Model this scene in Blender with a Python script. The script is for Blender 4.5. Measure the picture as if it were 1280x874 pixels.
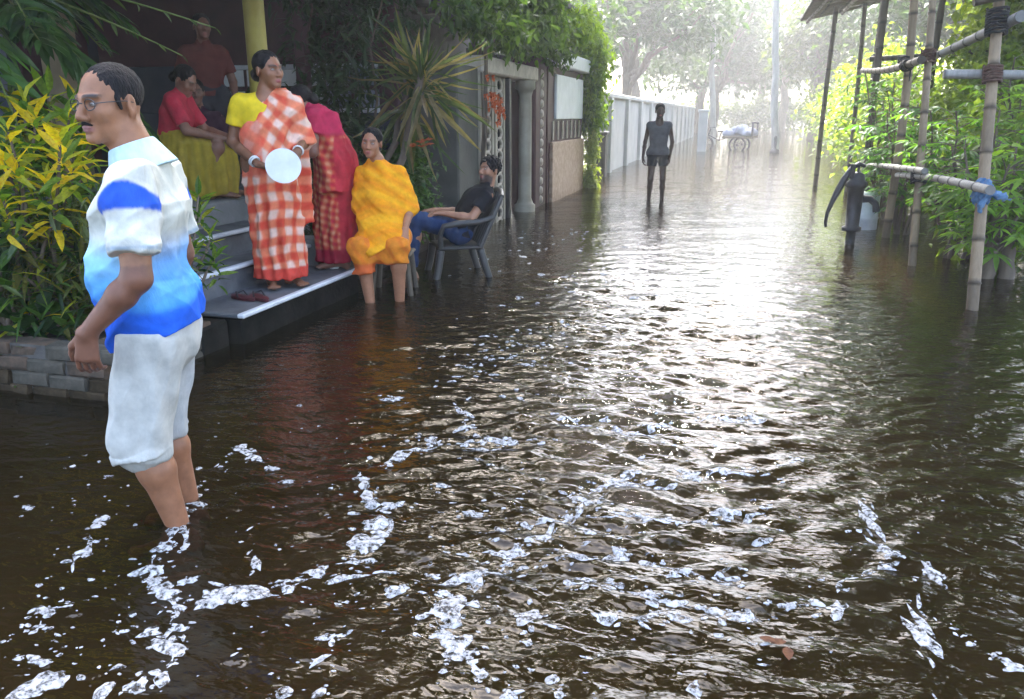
import bpy, math, random
import numpy as np
from mathutils import Matrix, Vector

# ------------------------------------------------------------------ clear
for o in list(bpy.data.objects):
    bpy.data.objects.remove(o)
scene = bpy.context.scene
COL = scene.collection
rng = np.random.default_rng(7)
random.seed(7)

# ------------------------------------------------------------------ camera
CAM_H, PITCH, YAW, FPX = 1.42, math.radians(16.3), math.radians(15.5), 1000.0
cam_d = bpy.data.cameras.new('camera')
cam_d.sensor_width = 36.0
cam_d.lens = 36.0 * FPX / 1280.0
cam_d.clip_start, cam_d.clip_end = 0.05, 1500.0
cam = bpy.data.objects.new('camera', cam_d)
COL.objects.link(cam)
cam.location = (0, 0, CAM_H)
cam.rotation_euler = (math.pi / 2 - PITCH, 0, YAW)
scene.camera = cam

# ------------------------------------------------------------------ sky, sun, exposure
SUN_EL, SUN_AZ = math.radians(51), math.radians(-10)      # azimuth: clockwise from +Y (down the street)
world = bpy.data.worlds.new('World')
scene.world = world
world.use_nodes = True
wn = world.node_tree
wn.nodes.clear()
w_out = wn.nodes.new('ShaderNodeOutputWorld')
w_bg = wn.nodes.new('ShaderNodeBackground')
w_sky = wn.nodes.new('ShaderNodeTexSky')
w_sky.sky_type = 'NISHITA'
w_sky.sun_disc = False
w_sky.sun_elevation = SUN_EL
w_sky.sun_rotation = SUN_AZ
w_sky.air_density = 1.0
w_sky.dust_density = 4.0
w_sky.ozone_density = 1.0
w_bg.inputs['Strength'].default_value = 0.15
w_tint = wn.nodes.new('ShaderNodeVectorMath')      # hazy monsoon sky: a little cooler than clear air
w_tint.operation = 'MULTIPLY'
w_tint.inputs[1].default_value = (1.0, 1.0, 1.0)
wn.links.new(w_sky.outputs[0], w_tint.inputs[0])
wn.links.new(w_tint.outputs[0], w_bg.inputs['Color'])
wn.links.new(w_bg.outputs[0], w_out.inputs['Surface'])
sun_d = bpy.data.lights.new('sun', 'SUN')
sun_d.energy = 3.0
sun_d.angle = math.radians(8)
sun_d.color = (1.0, 0.98, 0.94)
sun = bpy.data.objects.new('sun', sun_d)
COL.objects.link(sun)
_sv = Vector((math.sin(SUN_AZ) * math.cos(SUN_EL), math.cos(SUN_AZ) * math.cos(SUN_EL), math.sin(SUN_EL)))
sun.rotation_euler = _sv.to_track_quat('Z', 'Y').to_euler()
sun.location = (20, 60, 60)
scene.view_settings.view_transform = 'Standard'
scene.view_settings.look = 'None'
scene.view_settings.exposure = 3.0
scene.view_settings.gamma = 1.0
scene.view_settings.use_curve_mapping = False
scene.cycles.use_denoising = True
scene.cycles.max_bounces = 8
scene.cycles.diffuse_bounces = 3
scene.cycles.glossy_bounces = 3
scene.cycles.transmission_bounces = 4
scene.cycles.transparent_max_bounces = 8
scene.cycles.volume_bounces = 1
scene.cycles.caustics_reflective = False
scene.cycles.caustics_refractive = False
scene.cycles.sample_clamp_indirect = 6.0

# ------------------------------------------------------------------ pixel directions -> places
def _ray(u, v):
    x, y = (u - 640) / FPX, -(v - 437) / FPX
    return x, math.cos(PITCH) + y * math.sin(PITCH), -math.sin(PITCH) + y * math.cos(PITCH)
def W(X, Y):
    return X * math.cos(YAW) - Y * math.sin(YAW), X * math.sin(YAW) + Y * math.cos(YAW)
def gp(u, v, z=0.0):
    x, y, d = _ray(u, v)
    t = (z - CAM_H) / d
    a, b = W(x * t, y * t)
    return np.array((a, b, z))
def xp(u, v, x0):
    r = _ray(u, v)
    a, b = W(r[0], r[1])
    t = x0 / a
    return np.array((x0, b * t, CAM_H + r[2] * t))
def dp(u, v, Yc):
    x, y, d = _ray(u, v)
    t = Yc / y
    a, b = W(x * t, Yc)
    return np.array((a, b, CAM_H + d * t))

GROUND = -0.12

# ------------------------------------------------------------------ mesh helpers
def mesh_np(name, V, F, smooth=True, col=None):
    """F: (n,3) or (n,4) int array, or a list of such arrays."""
    V = np.asarray(V, np.float32)
    Fs = [np.asarray(f, np.int32) for f in (F if isinstance(F, list) else [F]) if len(f)]
    me = bpy.data.meshes.new(name)
    me.vertices.add(len(V))
    me.vertices.foreach_set('co', V.ravel())
    loops = np.concatenate([f.ravel() for f in Fs])
    tot = np.concatenate([np.full(len(f), f.shape[1], np.int32) for f in Fs])
    st = np.concatenate(([0], np.cumsum(tot)[:-1])).astype(np.int32)
    me.loops.add(len(loops))
    me.loops.foreach_set('vertex_index', loops)
    me.polygons.add(len(tot))
    me.polygons.foreach_set('loop_start', st)
    me.polygons.foreach_set('use_smooth', np.full(len(tot), bool(smooth)))
    me.update(calc_edges=True)
    me.validate()
    if col is not None:
        ca = me.color_attributes.new('Col', 'FLOAT_COLOR', 'POINT')
        c4 = np.ones((len(V), 4), np.float32)
        c4[:, :3] = col
        ca.data.foreach_set('color', c4.ravel())
    return me
def link(name, me, mat=None, parent=None, loc=None, rotz=0.0):
    if mat is not None and not me.materials:
        me.materials.append(mat)
    o = bpy.data.objects.new(name, me)
    COL.objects.link(o)
    if loc is not None:
        o.location = loc
    o.rotation_euler = (0, 0, rotz)
    if parent is not None:
        o.parent = parent
    return o
def obj(name, V, F, mat, parent=None, smooth=True, col=None, loc=None, rotz=0.0):
    if col is not None and mat in (M.get('cloth'), M.get('skin')) and not isinstance(F, list):
        F = np.asarray(F)
        for it in range(1):
            acc, cnt = np.zeros((len(V), 3)), np.zeros(len(V))
            fc = np.asarray(col)[F].mean(1)
            for i in range(F.shape[1]):
                np.add.at(acc, F[:, i], fc)
                np.add.at(cnt, F[:, i], 1)
            col = acc / np.maximum(cnt, 1)[:, None]
    return link(name, mesh_np(name, V, F, smooth, col), mat, parent, loc, rotz)
def empty(name, loc=(0, 0, 0), rotz=0.0):
    o = bpy.data.objects.new(name, None)
    o.empty_display_size = 0.1
    COL.objects.link(o)
    o.location = loc
    o.rotation_euler = (0, 0, rotz)
    return o
def tag(o, label, cat, group=None):
    o['label'] = label
    o['category'] = cat
    if group:
        o['group'] = group
    return o
def kind(o, k):
    o['kind'] = k
    return o
def thing(name, label, cat, loc=(0, 0, 0), rotz=0.0, group=None):
    return tag(empty(name, loc, rotz), label, cat, group)

BOXF = np.array([[0, 3, 2, 1], [4, 5, 6, 7], [0, 1, 5, 4], [1, 2, 6, 5], [2, 3, 7, 6], [3, 0, 4, 7]])
class MB:
    """collects shapes of one object"""
    def __init__(s):
        s.v, s.q, s.t, s.n = [], [], [], 0
    def add(s, V, F):
        V = np.asarray(V, float)
        F = np.asarray(F)
        s.v.append(V)
        (s.q if F.shape[1] == 4 else s.t).append(F + s.n)
        s.n += len(V)
        return s
    def box(s, lo, hi, bev=0.0):
        x0, y0, z0 = lo
        x1, y1, z1 = hi
        if bev <= 0:
            V = [(x0, y0, z0), (x1, y0, z0), (x1, y1, z0), (x0, y1, z0), (x0, y0, z1), (x1, y0, z1), (x1, y1, z1), (x0, y1, z1)]
            return s.add(V, BOXF)
        # chamfered box: 24 vertices
        b = min(bev, .49 * min(x1 - x0, y1 - y0, z1 - z0))
        V, F, T = [], [], []
        idx = {}
        c = np.array([(x0 + x1) / 2, (y0 + y1) / 2, (z0 + z1) / 2])
        hs = np.array([(x1 - x0) / 2, (y1 - y0) / 2, (z1 - z0) / 2])
        for sx in (-1, 1):
            for sy in (-1, 1):
                for sz in (-1, 1):
                    for ax in range(3):
                        p = hs - b
                        p[ax] = hs[ax]
                        idx[(sx, sy, sz, ax)] = len(V)
                        V.append(c + p * (sx, sy, sz))
        def face(q):
            P = np.array([V[i] for i in q])
            nrm = np.cross(P[1] - P[0], P[2] - P[0])
            return q if nrm @ (P.mean(0) - c) > 0 else q[::-1]
        R = (-1, 1)
        for sg in R:
            F.append(face([idx[(sg, a, d, 0)] for a, d in ((-1, -1), (1, -1), (1, 1), (-1, 1))]))
            F.append(face([idx[(a, sg, d, 1)] for a, d in ((-1, -1), (1, -1), (1, 1), (-1, 1))]))
            F.append(face([idx[(a, d, sg, 2)] for a, d in ((-1, -1), (1, -1), (1, 1), (-1, 1))]))
        for a in R:
            for d in R:
                F.append(face([idx[(-1, a, d, 1)], idx[(1, a, d, 1)], idx[(1, a, d, 2)], idx[(-1, a, d, 2)]]))
                F.append(face([idx[(a, -1, d, 0)], idx[(a, 1, d, 0)], idx[(a, 1, d, 2)], idx[(a, -1, d, 2)]]))
                F.append(face([idx[(a, d, -1, 0)], idx[(a, d, 1, 0)], idx[(a, d, 1, 1)], idx[(a, d, -1, 1)]]))
        for a in R:
            for d in R:
                for e in R:
                    T.append(face([idx[(a, d, e, 0)], idx[(a, d, e, 1)], idx[(a, d, e, 2)]]))
        n0 = s.n
        s.v.append(np.array(V))
        s.q.append(np.array(F) + n0)
        s.t.append(np.array(T) + n0)
        s.n += len(V)
        return s
    def tube(s, pts, rad, n=8, caps=True):
        P = np.asarray(pts, float)
        R = np.broadcast_to(np.asarray(rad, float), (len(P),)) if np.ndim(rad) else np.full(len(P), float(rad))
        T = np.gradient(P, axis=0)
        T /= np.linalg.norm(T, axis=1, keepdims=True) + 1e-9
        up = np.array([0, 0, 1.]) if abs(T[0][2]) < .9 else np.array([1., 0, 0])
        A = np.cross(T[0], up)
        A /= np.linalg.norm(A)
        rings = []
        for i in range(len(P)):
            A = A - T[i] * (A @ T[i])
            A /= np.linalg.norm(A) + 1e-9
            B = np.cross(T[i], A)
            th = np.linspace(0, 2 * np.pi, n, endpoint=False)[:, None]
            rings.append(P[i] + R[i] * (np.cos(th) * A + np.sin(th) * B))
        V = np.concatenate(rings)
        F = []
        for i in range(len(P) - 1):
            for j in range(n):
                k = (j + 1) % n
                F.append((i * n + j, i * n + k, (i + 1) * n + k, (i + 1) * n + j))
        s.add(V, np.array(F))
        if caps:
            for r, pc, fl in ((rings[0], P[0], True), (rings[-1], P[-1], False)):
                Vc = np.vstack([r, pc[None]])
                Fc = [(j, (j + 1) % n, n) if not fl else ((j + 1) % n, j, n) for j in range(n)]
                s.add(Vc, np.array(Fc))
        return s
    def build(s, name, mat, parent=None, smooth=False, loc=None, rotz=0.0, col=None):
        V = np.concatenate(s.v)
        Fs = []
        if s.q:
            Fs.append(np.concatenate(s.q))
        if s.t:
            Fs.append(np.concatenate(s.t))
        return obj(name, V, Fs, mat, parent, smooth, col, loc, rotz)

# ------------------------------------------------------------------ materials
def nmat(name):
    m = bpy.data.materials.new(name)
    m.use_nodes = True
    nt = m.node_tree
    nt.nodes.clear()
    return m, nt, nt.nodes, nt.links
def N(nt, t, **kw):
    n = nt.nodes.new(t)
    for k, v in kw.items():
        if k in n.inputs:
            n.inputs[k].default_value = v
        else:
            setattr(n, k, v)
    return n
def rgba(c):
    return (c[0], c[1], c[2], 1.0)
def mat(name, c1, c2=None, rough=.7, scale=8.0, bump=.25, bscale=40.0, spec=.35, stretch=(1, 1, 1), metal=0.0, attr=False, detail=6.0, bdist=.01):
    """plain surface: two mottled colours (or a colour attribute), noise relief"""
    m, nt, nd, lk = nmat(name)
    out = N(nt, 'ShaderNodeOutputMaterial')
    p = N(nt, 'ShaderNodeBsdfPrincipled', Roughness=rough, Metallic=metal)
    p.inputs['Specular IOR Level'].default_value = spec
    tc = N(nt, 'ShaderNodeTexCoord')
    mp = N(nt, 'ShaderNodeMapping')
    mp.inputs['Scale'].default_value = stretch
    lk.new(tc.outputs['Object'], mp.inputs[0])
    n1 = N(nt, 'ShaderNodeTexNoise', Scale=scale, Detail=detail, Roughness=.6)
    lk.new(mp.outputs[0], n1.inputs['Vector'])
    if attr:
        a = N(nt, 'ShaderNodeAttribute', attribute_name='Col')
        r = N(nt, 'ShaderNodeMapRange')
        r.inputs[1].default_value, r.inputs[2].default_value = .3, .7
        r.inputs[3].default_value, r.inputs[4].default_value = .8, 1.15
        lk.new(n1.outputs[0], r.inputs[0])
        mx = N(nt, 'ShaderNodeVectorMath', operation='SCALE')
        lk.new(a.outputs['Color'], mx.inputs[0])
        lk.new(r.outputs[0], mx.inputs['Scale'])
        lk.new(mx.outputs[0], p.inputs['Base Color'])
    else:
        cr = N(nt, 'ShaderNodeValToRGB')
        cr.color_ramp.elements[0].position, cr.color_ramp.elements[1].position = .35, .68
        cr.color_ramp.elements[0].color = rgba(c1)
        cr.color_ramp.elements[1].color = rgba(c2 or c1)
        lk.new(n1.outputs[0], cr.inputs[0])
        lk.new(cr.outputs[0], p.inputs['Base Color'])
    if bump > 0:
        n2 = N(nt, 'ShaderNodeTexNoise', Scale=bscale, Detail=4.0)
        lk.new(mp.outputs[0], n2.inputs['Vector'])
        b = N(nt, 'ShaderNodeBump', Strength=bump, Distance=bdist)
        lk.new(n2.outputs[0], b.inputs['Height'])
        lk.new(b.outputs[0], p.inputs['Normal'])
    lk.new(p.outputs[0], out.inputs[0])
    return m
def leaf_mat(name, c1=None, trans=.38, rough=.42, spec=.4):
    m, nt, nd, lk = nmat(name)
    out = N(nt, 'ShaderNodeOutputMaterial')
    p = N(nt, 'ShaderNodeBsdfPrincipled', Roughness=rough)
    p.inputs['Specular IOR Level'].default_value = spec
    t = N(nt, 'ShaderNodeBsdfTranslucent')
    tc = N(nt, 'ShaderNodeTexCoord')
    nz = N(nt, 'ShaderNodeTexNoise', Scale=9.0, Detail=3.0)
    lk.new(tc.outputs['Object'], nz.inputs['Vector'])
    r = N(nt, 'ShaderNodeMapRange')
    r.inputs[1].default_value, r.inputs[2].default_value = .3, .7
    r.inputs[3].default_value, r.inputs[4].default_value = .7, 1.3
    lk.new(nz.outputs[0], r.inputs[0])
    sc = N(nt, 'ShaderNodeVectorMath', operation='SCALE')
    lk.new(r.outputs[0], sc.inputs['Scale'])
    if c1 is None:
        a = N(nt, 'ShaderNodeAttribute', attribute_name='Col')
        lk.new(a.outputs['Color'], sc.inputs[0])
    else:
        sc.inputs[0].default_value = c1
    tint = N(nt, 'ShaderNodeVectorMath', operation='MULTIPLY')
    tint.inputs[1].default_value = (1.5, 1.55, .55)
    lk.new(sc.outputs[0], tint.inputs[0])
    lk.new(sc.outputs[0], p.inputs['Base Color'])
    lk.new(tint.outputs[0], t.inputs['Color'])
    mx = N(nt, 'ShaderNodeMixShader', Fac=trans)
    lk.new(p.outputs[0], mx.inputs[1])
    lk.new(t.outputs[0], mx.inputs[2])
    lk.new(mx.outputs[0], out.inputs[0])
    return m

M = {}
M['leaf'] = leaf_mat('leaf')
M['leaf_bright'] = leaf_mat('leaf_bright', trans=.62)
M['bark'] = mat('bark', (.09, .065, .045), (.17, .13, .095), .9, 10, .6, 30, stretch=(1, 1, .3))
M['bark_pale'] = mat('bark_pale', (.30, .28, .25), (.45, .43, .39), .9, 6, .4, 20, stretch=(1, 1, .3))
M['mud'] = mat('mud', (.09, .075, .035), (.15, .125, .06), .8, 1.5, .4, 8)
M['concrete'] = mat('concrete', (.19, .19, .19), (.30, .30, .30), .85, 3, .3, 60)
M['step'] = mat('step', (.075, .078, .085), (.17, .175, .185), .65, 4, .15, 60)
M['dark_concrete'] = mat('dark_concrete', (.006, .006, .005), (.022, .021, .017), .9, 5, .5, 30, spec=.08)  # near-black concrete for the lowest step body and left cheek wall
M['white_edge'] = mat('white_edge', (.55, .56, .58), (.75, .76, .78), .55, 6, .15, 60)
M['brick'] = mat('brick', (.035, .027, .018), (.11, .07, .045), .9, 12, .5, 50)
M['brick_grey'] = mat('brick_grey', (.04, .036, .026), (.095, .08, .06), .95, 12, .5, 50)
M['mortar'] = mat('mortar', (.06, .055, .05), (.11, .10, .09), .95, 10, .5, 60)
M['soil'] = mat('soil', (.02, .014, .01), (.045, .032, .022), 1.0, 10, .8, 25)
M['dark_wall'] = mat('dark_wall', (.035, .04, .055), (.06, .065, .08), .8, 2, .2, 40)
M['maroon'] = mat('maroon', (.05, .018, .022), (.075, .026, .03), .55, 4, .15, 40)
M['yellow_paint'] = mat('yellow_paint', (.34, .27, .05), (.44, .36, .08), .5, 4, .1, 40)
M['ochre'] = mat('ochre', (.25, .19, .11), (.33, .26, .16), .7, 4, .2, 40)
M['bluegrey'] = mat('bluegrey', (.22, .24, .30), (.29, .31, .37), .7, 2, .1, 40)
M['white'] = mat('white', (.68, .68, .67), (.80, .80, .79), .5, 4, .1, 60)
M['cream'] = mat('cream', (.26, .22, .16), (.40, .35, .27), .55, 3, .15, 50)
M['beige_stone'] = mat('beige_stone', (.34, .28, .22), (.50, .43, .35), .6, 9, .15, 50)
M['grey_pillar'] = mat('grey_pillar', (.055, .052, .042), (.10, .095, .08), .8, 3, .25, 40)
M['black_iron'] = mat('black_iron', (.012, .012, .014), (.03, .028, .03), .45, 12, .3, 50, spec=.5)
M['pump_iron'] = mat('pump_iron', (.012, .011, .014), (.03, .027, .034), .5, 9, .4, 40, spec=.5)
M['bamboo'] = mat('bamboo', (.25, .18, .11), (.42, .33, .22), .6, 5, .3, 25, stretch=(4, 4, .5))
M['bamboo_dark'] = mat('bamboo_dark', (.07, .055, .04), (.15, .12, .085), .7, 5, .3, 25, stretch=(4, 4, .5))
M['bamboo_grey'] = mat('bamboo_grey', (.26, .25, .23), (.42, .41, .38), .65, 5, .3, 25)
M['bamboo_attr'] = mat('bamboo_attr', None, rough=.6, scale=9, bump=.35, bscale=30, attr=True, spec=.3, stretch=(4, 4, .6))
M['rope'] = mat('rope', (.07, .035, .025), (.13, .07, .05), .95, 30, .8, 90)
M['black_rope'] = mat('black_rope', (.012, .011, .012), (.03, .028, .028), .9, 30, .8, 90)
M['blue_cloth'] = mat('blue_cloth', (.04, .10, .20), (.16, .26, .38), .85, 14, .6, 40)
M['plastic_grey'] = mat('plastic_grey', (.045, .042, .04), (.07, .066, .06), .4, 5, .05, 40)
M['steel'] = mat('steel', (.62, .62, .62), (.74, .74, .74), .32, 8, .05, 40)
M['skin'] = mat('skin', None, rough=.48, scale=22, bump=.12, bscale=180, attr=True, spec=.4, bdist=.004)
M['cloth'] = mat('cloth', None, rough=.85, scale=16, bump=.3, bscale=260, attr=True, spec=.15, bdist=.003)
def crumple(m, scale, dist, stretch=(1, 1, .5)):
    nt = m.node_tree
    p = [n for n in nt.nodes if n.type == 'BSDF_PRINCIPLED'][0]
    old = p.inputs['Normal'].links[0].from_node
    tc = nt.nodes.new('ShaderNodeTexCoord')
    mp = nt.nodes.new('ShaderNodeMapping')
    mp.inputs['Scale'].default_value = stretch
    nz = N(nt, 'ShaderNodeTexNoise', Scale=scale, Detail=4.0, Roughness=.5, Distortion=1.6)
    b = N(nt, 'ShaderNodeBump', Strength=.8, Distance=dist)
    nt.links.new(tc.outputs['Object'], mp.inputs[0])
    nt.links.new(mp.outputs[0], nz.inputs['Vector'])
    nt.links.new(nz.outputs[0], b.inputs['Height'])
    nt.links.new(old.outputs[0], b.inputs['Normal'])
    nt.links.new(b.outputs[0], p.inputs['Normal'])
crumple(M['cloth'], 7.0, .012)
M['hair'] = mat('hair', (.004, .004, .005), (.012, .010, .011), .6, 60, .8, 160, spec=.15, stretch=(1, 1, .3))
M['far_wall'] = mat('far_wall', (.42, .41, .39), (.55, .54, .51), .9, 1.2, .2, 30)
M['orange'] = mat('orange', (.50, .10, .03), (.70, .17, .05), .7, 12, .3, 40)
M['foam'] = mat('foam', (.34, .335, .33), (.58, .57, .56), .75, 30, .35, 120, bdist=.004)
_nt = M['foam'].node_tree
_p = [n for n in _nt.nodes if n.type == 'BSDF_PRINCIPLED'][0]
_tc = _nt.nodes.new('ShaderNodeTexCoord')
_nz = N(_nt, 'ShaderNodeTexNoise', Scale=48.0, Detail=4.0, Roughness=.65)
_nt.links.new(_tc.outputs['Object'], _nz.inputs['Vector'])
_rg = _nt.nodes.new('ShaderNodeMapRange')
_rg.inputs[1].default_value, _rg.inputs[2].default_value = .36, .58
_nt.links.new(_nz.outputs[0], _rg.inputs[0])
_nt.links.new(_rg.outputs[0], _p.inputs['Alpha'])
M['sandal'] = mat('sandal', (.06, .012, .015), (.10, .02, .025), .5, 10, .1, 40)

# ------------------------------------------------------------------ ground and water
wr = np.random.default_rng(11)
WAVES = []
for lam, amp, cnt, spread, base in ((1.1, .0022, 5, .9, -1.3), (.36, .0016, 12, .8, -1.3), (.18, .0019, 20, .8, -1.3), (.105, .0017, 26, .95, -1.3)):
    for i in range(cnt):
        a_ = base + wr.normal() * spread * .6
        l_ = lam * wr.uniform(.75, 1.3)
        WAVES.append((2 * np.pi / l_ * np.cos(a_), 2 * np.pi / l_ * np.sin(a_), wr.uniform(0, 6.28), amp * wr.uniform(.6, 1.2) / math.sqrt(cnt) * 1.6, l_))
def wave_h(x, y):
    x, y = np.asarray(x, float), np.asarray(y, float)
    h = np.zeros(np.broadcast(x, y).shape)
    # how rough each stretch of water is: a choppy current down the middle, calm by the bank
    mid = np.exp(-((x + .35) / 1.25) ** 2) * np.clip((y - .8) / 2.0, 0, 1)
    patch = .5 + .5 * np.sin(1.7 * x + .9 * np.sin(.8 * y) + 1) * np.sin(.9 * y + .7 * np.sin(1.1 * x))
    rough = .40 + 1.9 * mid + .55 * patch
    rough = rough * (1 - .70 * np.clip((y - 4.5) / 5, 0, 1))
    xw = x + .10 * np.sin(1.9 * y + 1.3) + .05 * np.sin(4.3 * y + 2 * x)
    yw = y + .12 * np.sin(1.6 * x + .4) + .05 * np.sin(3.9 * x - 1.5 * y)
    for kx, ky, ph, am, l_ in WAVES:
        g = np.ones_like(rough)
        if l_ < .26:
            g = rough
        elif l_ < .6:
            g = rough * (.55 + 1.2 * np.clip((y - 2.5) / 4, 0, 1))
        h = h + g * am * (np.exp(np.sin(kx * xw + ky * yw + ph)) - 1.27) * .8
    for rx_, ry_, am in ((-1.91, 2.2, .0035), (-1.99, 2.38, .003), (-2.62, 5.6, .002), (-2.45, 5.72, .002), (1.79, 6.66, .0025), (1.72, 8.58, .002), (-1.45, 14.3, .003)):
        rr = np.hypot(x - rx_, y - ry_)
        h = h + am * np.exp(-rr / .22) * np.sin(2 * np.pi * rr / .10)
    fade = 1 / (1 + (np.hypot(x, y) / 26) ** 4)
    return h * fade
def spaced(a0, a1, st0, growth, a2):
    v = [a0]
    while v[-1] < a1:
        v.append(v[-1] + st0)
    st = st0
    while v[-1] < a2:
        st *= growth
        v.append(v[-1] + st)
    return np.array(v)
ys = np.concatenate([-spaced(0, .05, .3, 1.35, 205)[::-1][:-1] + 1.0, spaced(1.0, 5.5, .024, 1.012, 12), ])
_l, _s = ys[-1], ys[-1] - ys[-2]
tail = []
while _l < 205:
    _s *= 1.06
    _l += _s
    tail.append(_l)
ys = np.concatenate([ys, tail])
xr = spaced(0, 3.4, .026, 1.07, 205)
xs = np.concatenate([-xr[::-1][:-1], xr]) - .6
gx, gy = np.meshgrid(xs, ys, indexing='ij')
gz = wave_h(gx, gy)
nx_, ny_ = gx.shape
vid = np.arange(nx_ * ny_).reshape(nx_, ny_)
wf = np.stack([vid[:-1, :-1].ravel(), vid[1:, :-1].ravel(), vid[1:, 1:].ravel(), vid[:-1, 1:].ravel()], 1)
m, nt, nd, lk = nmat('flood_water')
out = N(nt, 'ShaderNodeOutputMaterial')
tc = N(nt, 'ShaderNodeTexCoord')
mp = N(nt, 'ShaderNodeMapping')
mp.inputs['Scale'].default_value = (1.0, 1.9, 1)
mp.inputs['Rotation'].default_value = (0, 0, math.radians(12))
lk.new(tc.outputs['Object'], mp.inputs[0])
n1 = N(nt, 'ShaderNodeTexNoise', Scale=11.0, Detail=1.5, Roughness=.45, Distortion=.7)
n2 = N(nt, 'ShaderNodeTexNoise', Scale=30.0, Detail=1.0, Roughness=.4, Distortion=.4)
lk.new(mp.outputs[0], n1.inputs['Vector'])
lk.new(mp.outputs[0], n2.inputs['Vector'])
ad = N(nt, 'ShaderNodeMath', operation='MULTIPLY_ADD')
ad.inputs[1].default_value = .25
lk.new(n2.outputs[0], ad.inputs[0])
lk.new(n1.outputs[0], ad.inputs[2])
bp = N(nt, 'ShaderNodeBump', Strength=.40, Distance=.02)
lk.new(ad.outputs[0], bp.inputs['Height'])
fr = N(nt, 'ShaderNodeFresnel', IOR=1.42)
lk.new(bp.outputs[0], fr.inputs['Normal'])
n3 = N(nt, 'ShaderNodeTexNoise', Scale=1.2, Detail=5.0)
lk.new(tc.outputs['Object'], n3.inputs['Vector'])
cr = N(nt, 'ShaderNodeValToRGB')
cr.color_ramp.elements[0].color = (.010, .007, .003, 1)
cr.color_ramp.elements[1].color = (.024, .018, .007, 1)
lk.new(n3.outputs[0], cr.inputs[0])
df = N(nt, 'ShaderNodeBsdfDiffuse')
lk.new(cr.outputs[0], df.inputs['Color'])
tr = N(nt, 'ShaderNodeBsdfTransparent')
tr.inputs['Color'].default_value = (.60, .44, .18, 1)
mx = N(nt, 'ShaderNodeMixShader', Fac=.5)
lk.new(df.outputs[0], mx.inputs[1])
lk.new(tr.outputs[0], mx.inputs[2])
gl = N(nt, 'ShaderNodeBsdfGlossy', Roughness=.012)
lk.new(bp.outputs[0], gl.inputs['Normal'])
m2 = N(nt, 'ShaderNodeMixShader')
lk.new(fr.outputs[0], m2.inputs[0])
lk.new(mx.outputs[0], m2.inputs[1])
lk.new(gl.outputs[0], m2.inputs[2])
lk.new(m2.outputs[0], out.inputs[0])
M['water'] = m
kind(obj('flood_water', np.stack([gx.ravel(), gy.ravel(), gz.ravel()], 1), wf, M['water']), 'structure')
kind(MB().add([(-206, -206, GROUND), (206, -206, GROUND), (206, 206, GROUND), (-206, 206, GROUND)], np.array([[0, 1, 2, 3]])).build('ground', M['mud']), 'structure')

# ------------------------------------------------------------------ foam
def foam_blob(c, rx, ry, ang, seed):
    r = np.random.default_rng(seed)
    n = 20 if rx > .02 else 8
    th = np.linspace(0, 2 * np.pi, n, endpoint=False)
    rad = 1 + sum(r.normal() * .26 / k ** .5 * np.sin(k * th + r.uniform(0, 6.28)) for k in (1, 2, 3, 4, 5, 7))
    rad = np.clip(rad, .35, 1.7)
    px, py = rx * rad * np.cos(th), ry * rad * np.sin(th)
    ca, sa = math.cos(ang), math.sin(ang)
    X, Y = c[0] + px * ca - py * sa, c[1] + px * sa + py * ca
    Xi, Yi = c[0] + .6 * (px * ca - py * sa), c[1] + .6 * (px * sa + py * ca)
    hh = min(.006, .3 * min(rx, ry)) 
    V = np.concatenate([np.stack([X, Y, wave_h(X, Y) + .0015], 1), np.stack([Xi, Yi, wave_h(Xi, Yi) + .0015 + hh * r.uniform(.6, 1.2, n)], 1), [[c[0], c[1], float(wave_h(c[0], c[1])) + .0015 + hh]]])
    F4 = [(j, (j + 1) % n, n + (j + 1) % n, n + j) for j in range(n)]
    F3 = [(n + j, n + (j + 1) % n, 2 * n) for j in range(n)]
    return V, np.array(F4), np.array(F3)
fm = MB()
fr_ = np.random.default_rng(5)
def put_foam(u, v, su, sv, ang=0.0):
    """a patch seen su x sv pixels large round pixel (u, v) of the photograph"""
    c = gp(u, v)
    dx = np.linalg.norm(gp(u + su / 2, v)[:2] - gp(u - su / 2, v)[:2]) / 2
    dy = np.linalg.norm(gp(u, v + sv / 2)[:2] - gp(u, v - sv / 2)[:2]) / 2
    V, F4, F3 = foam_blob(c, max(dx * .85, .003), max(dy * .8, .003), YAW + ang, int(fr_.integers(1 << 30)))
    n0 = fm.n
    fm.v.append(V)
    fm.q.append(F4 + n0)
    fm.t.append(F3 + n0)
    fm.n += len(V)
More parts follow.
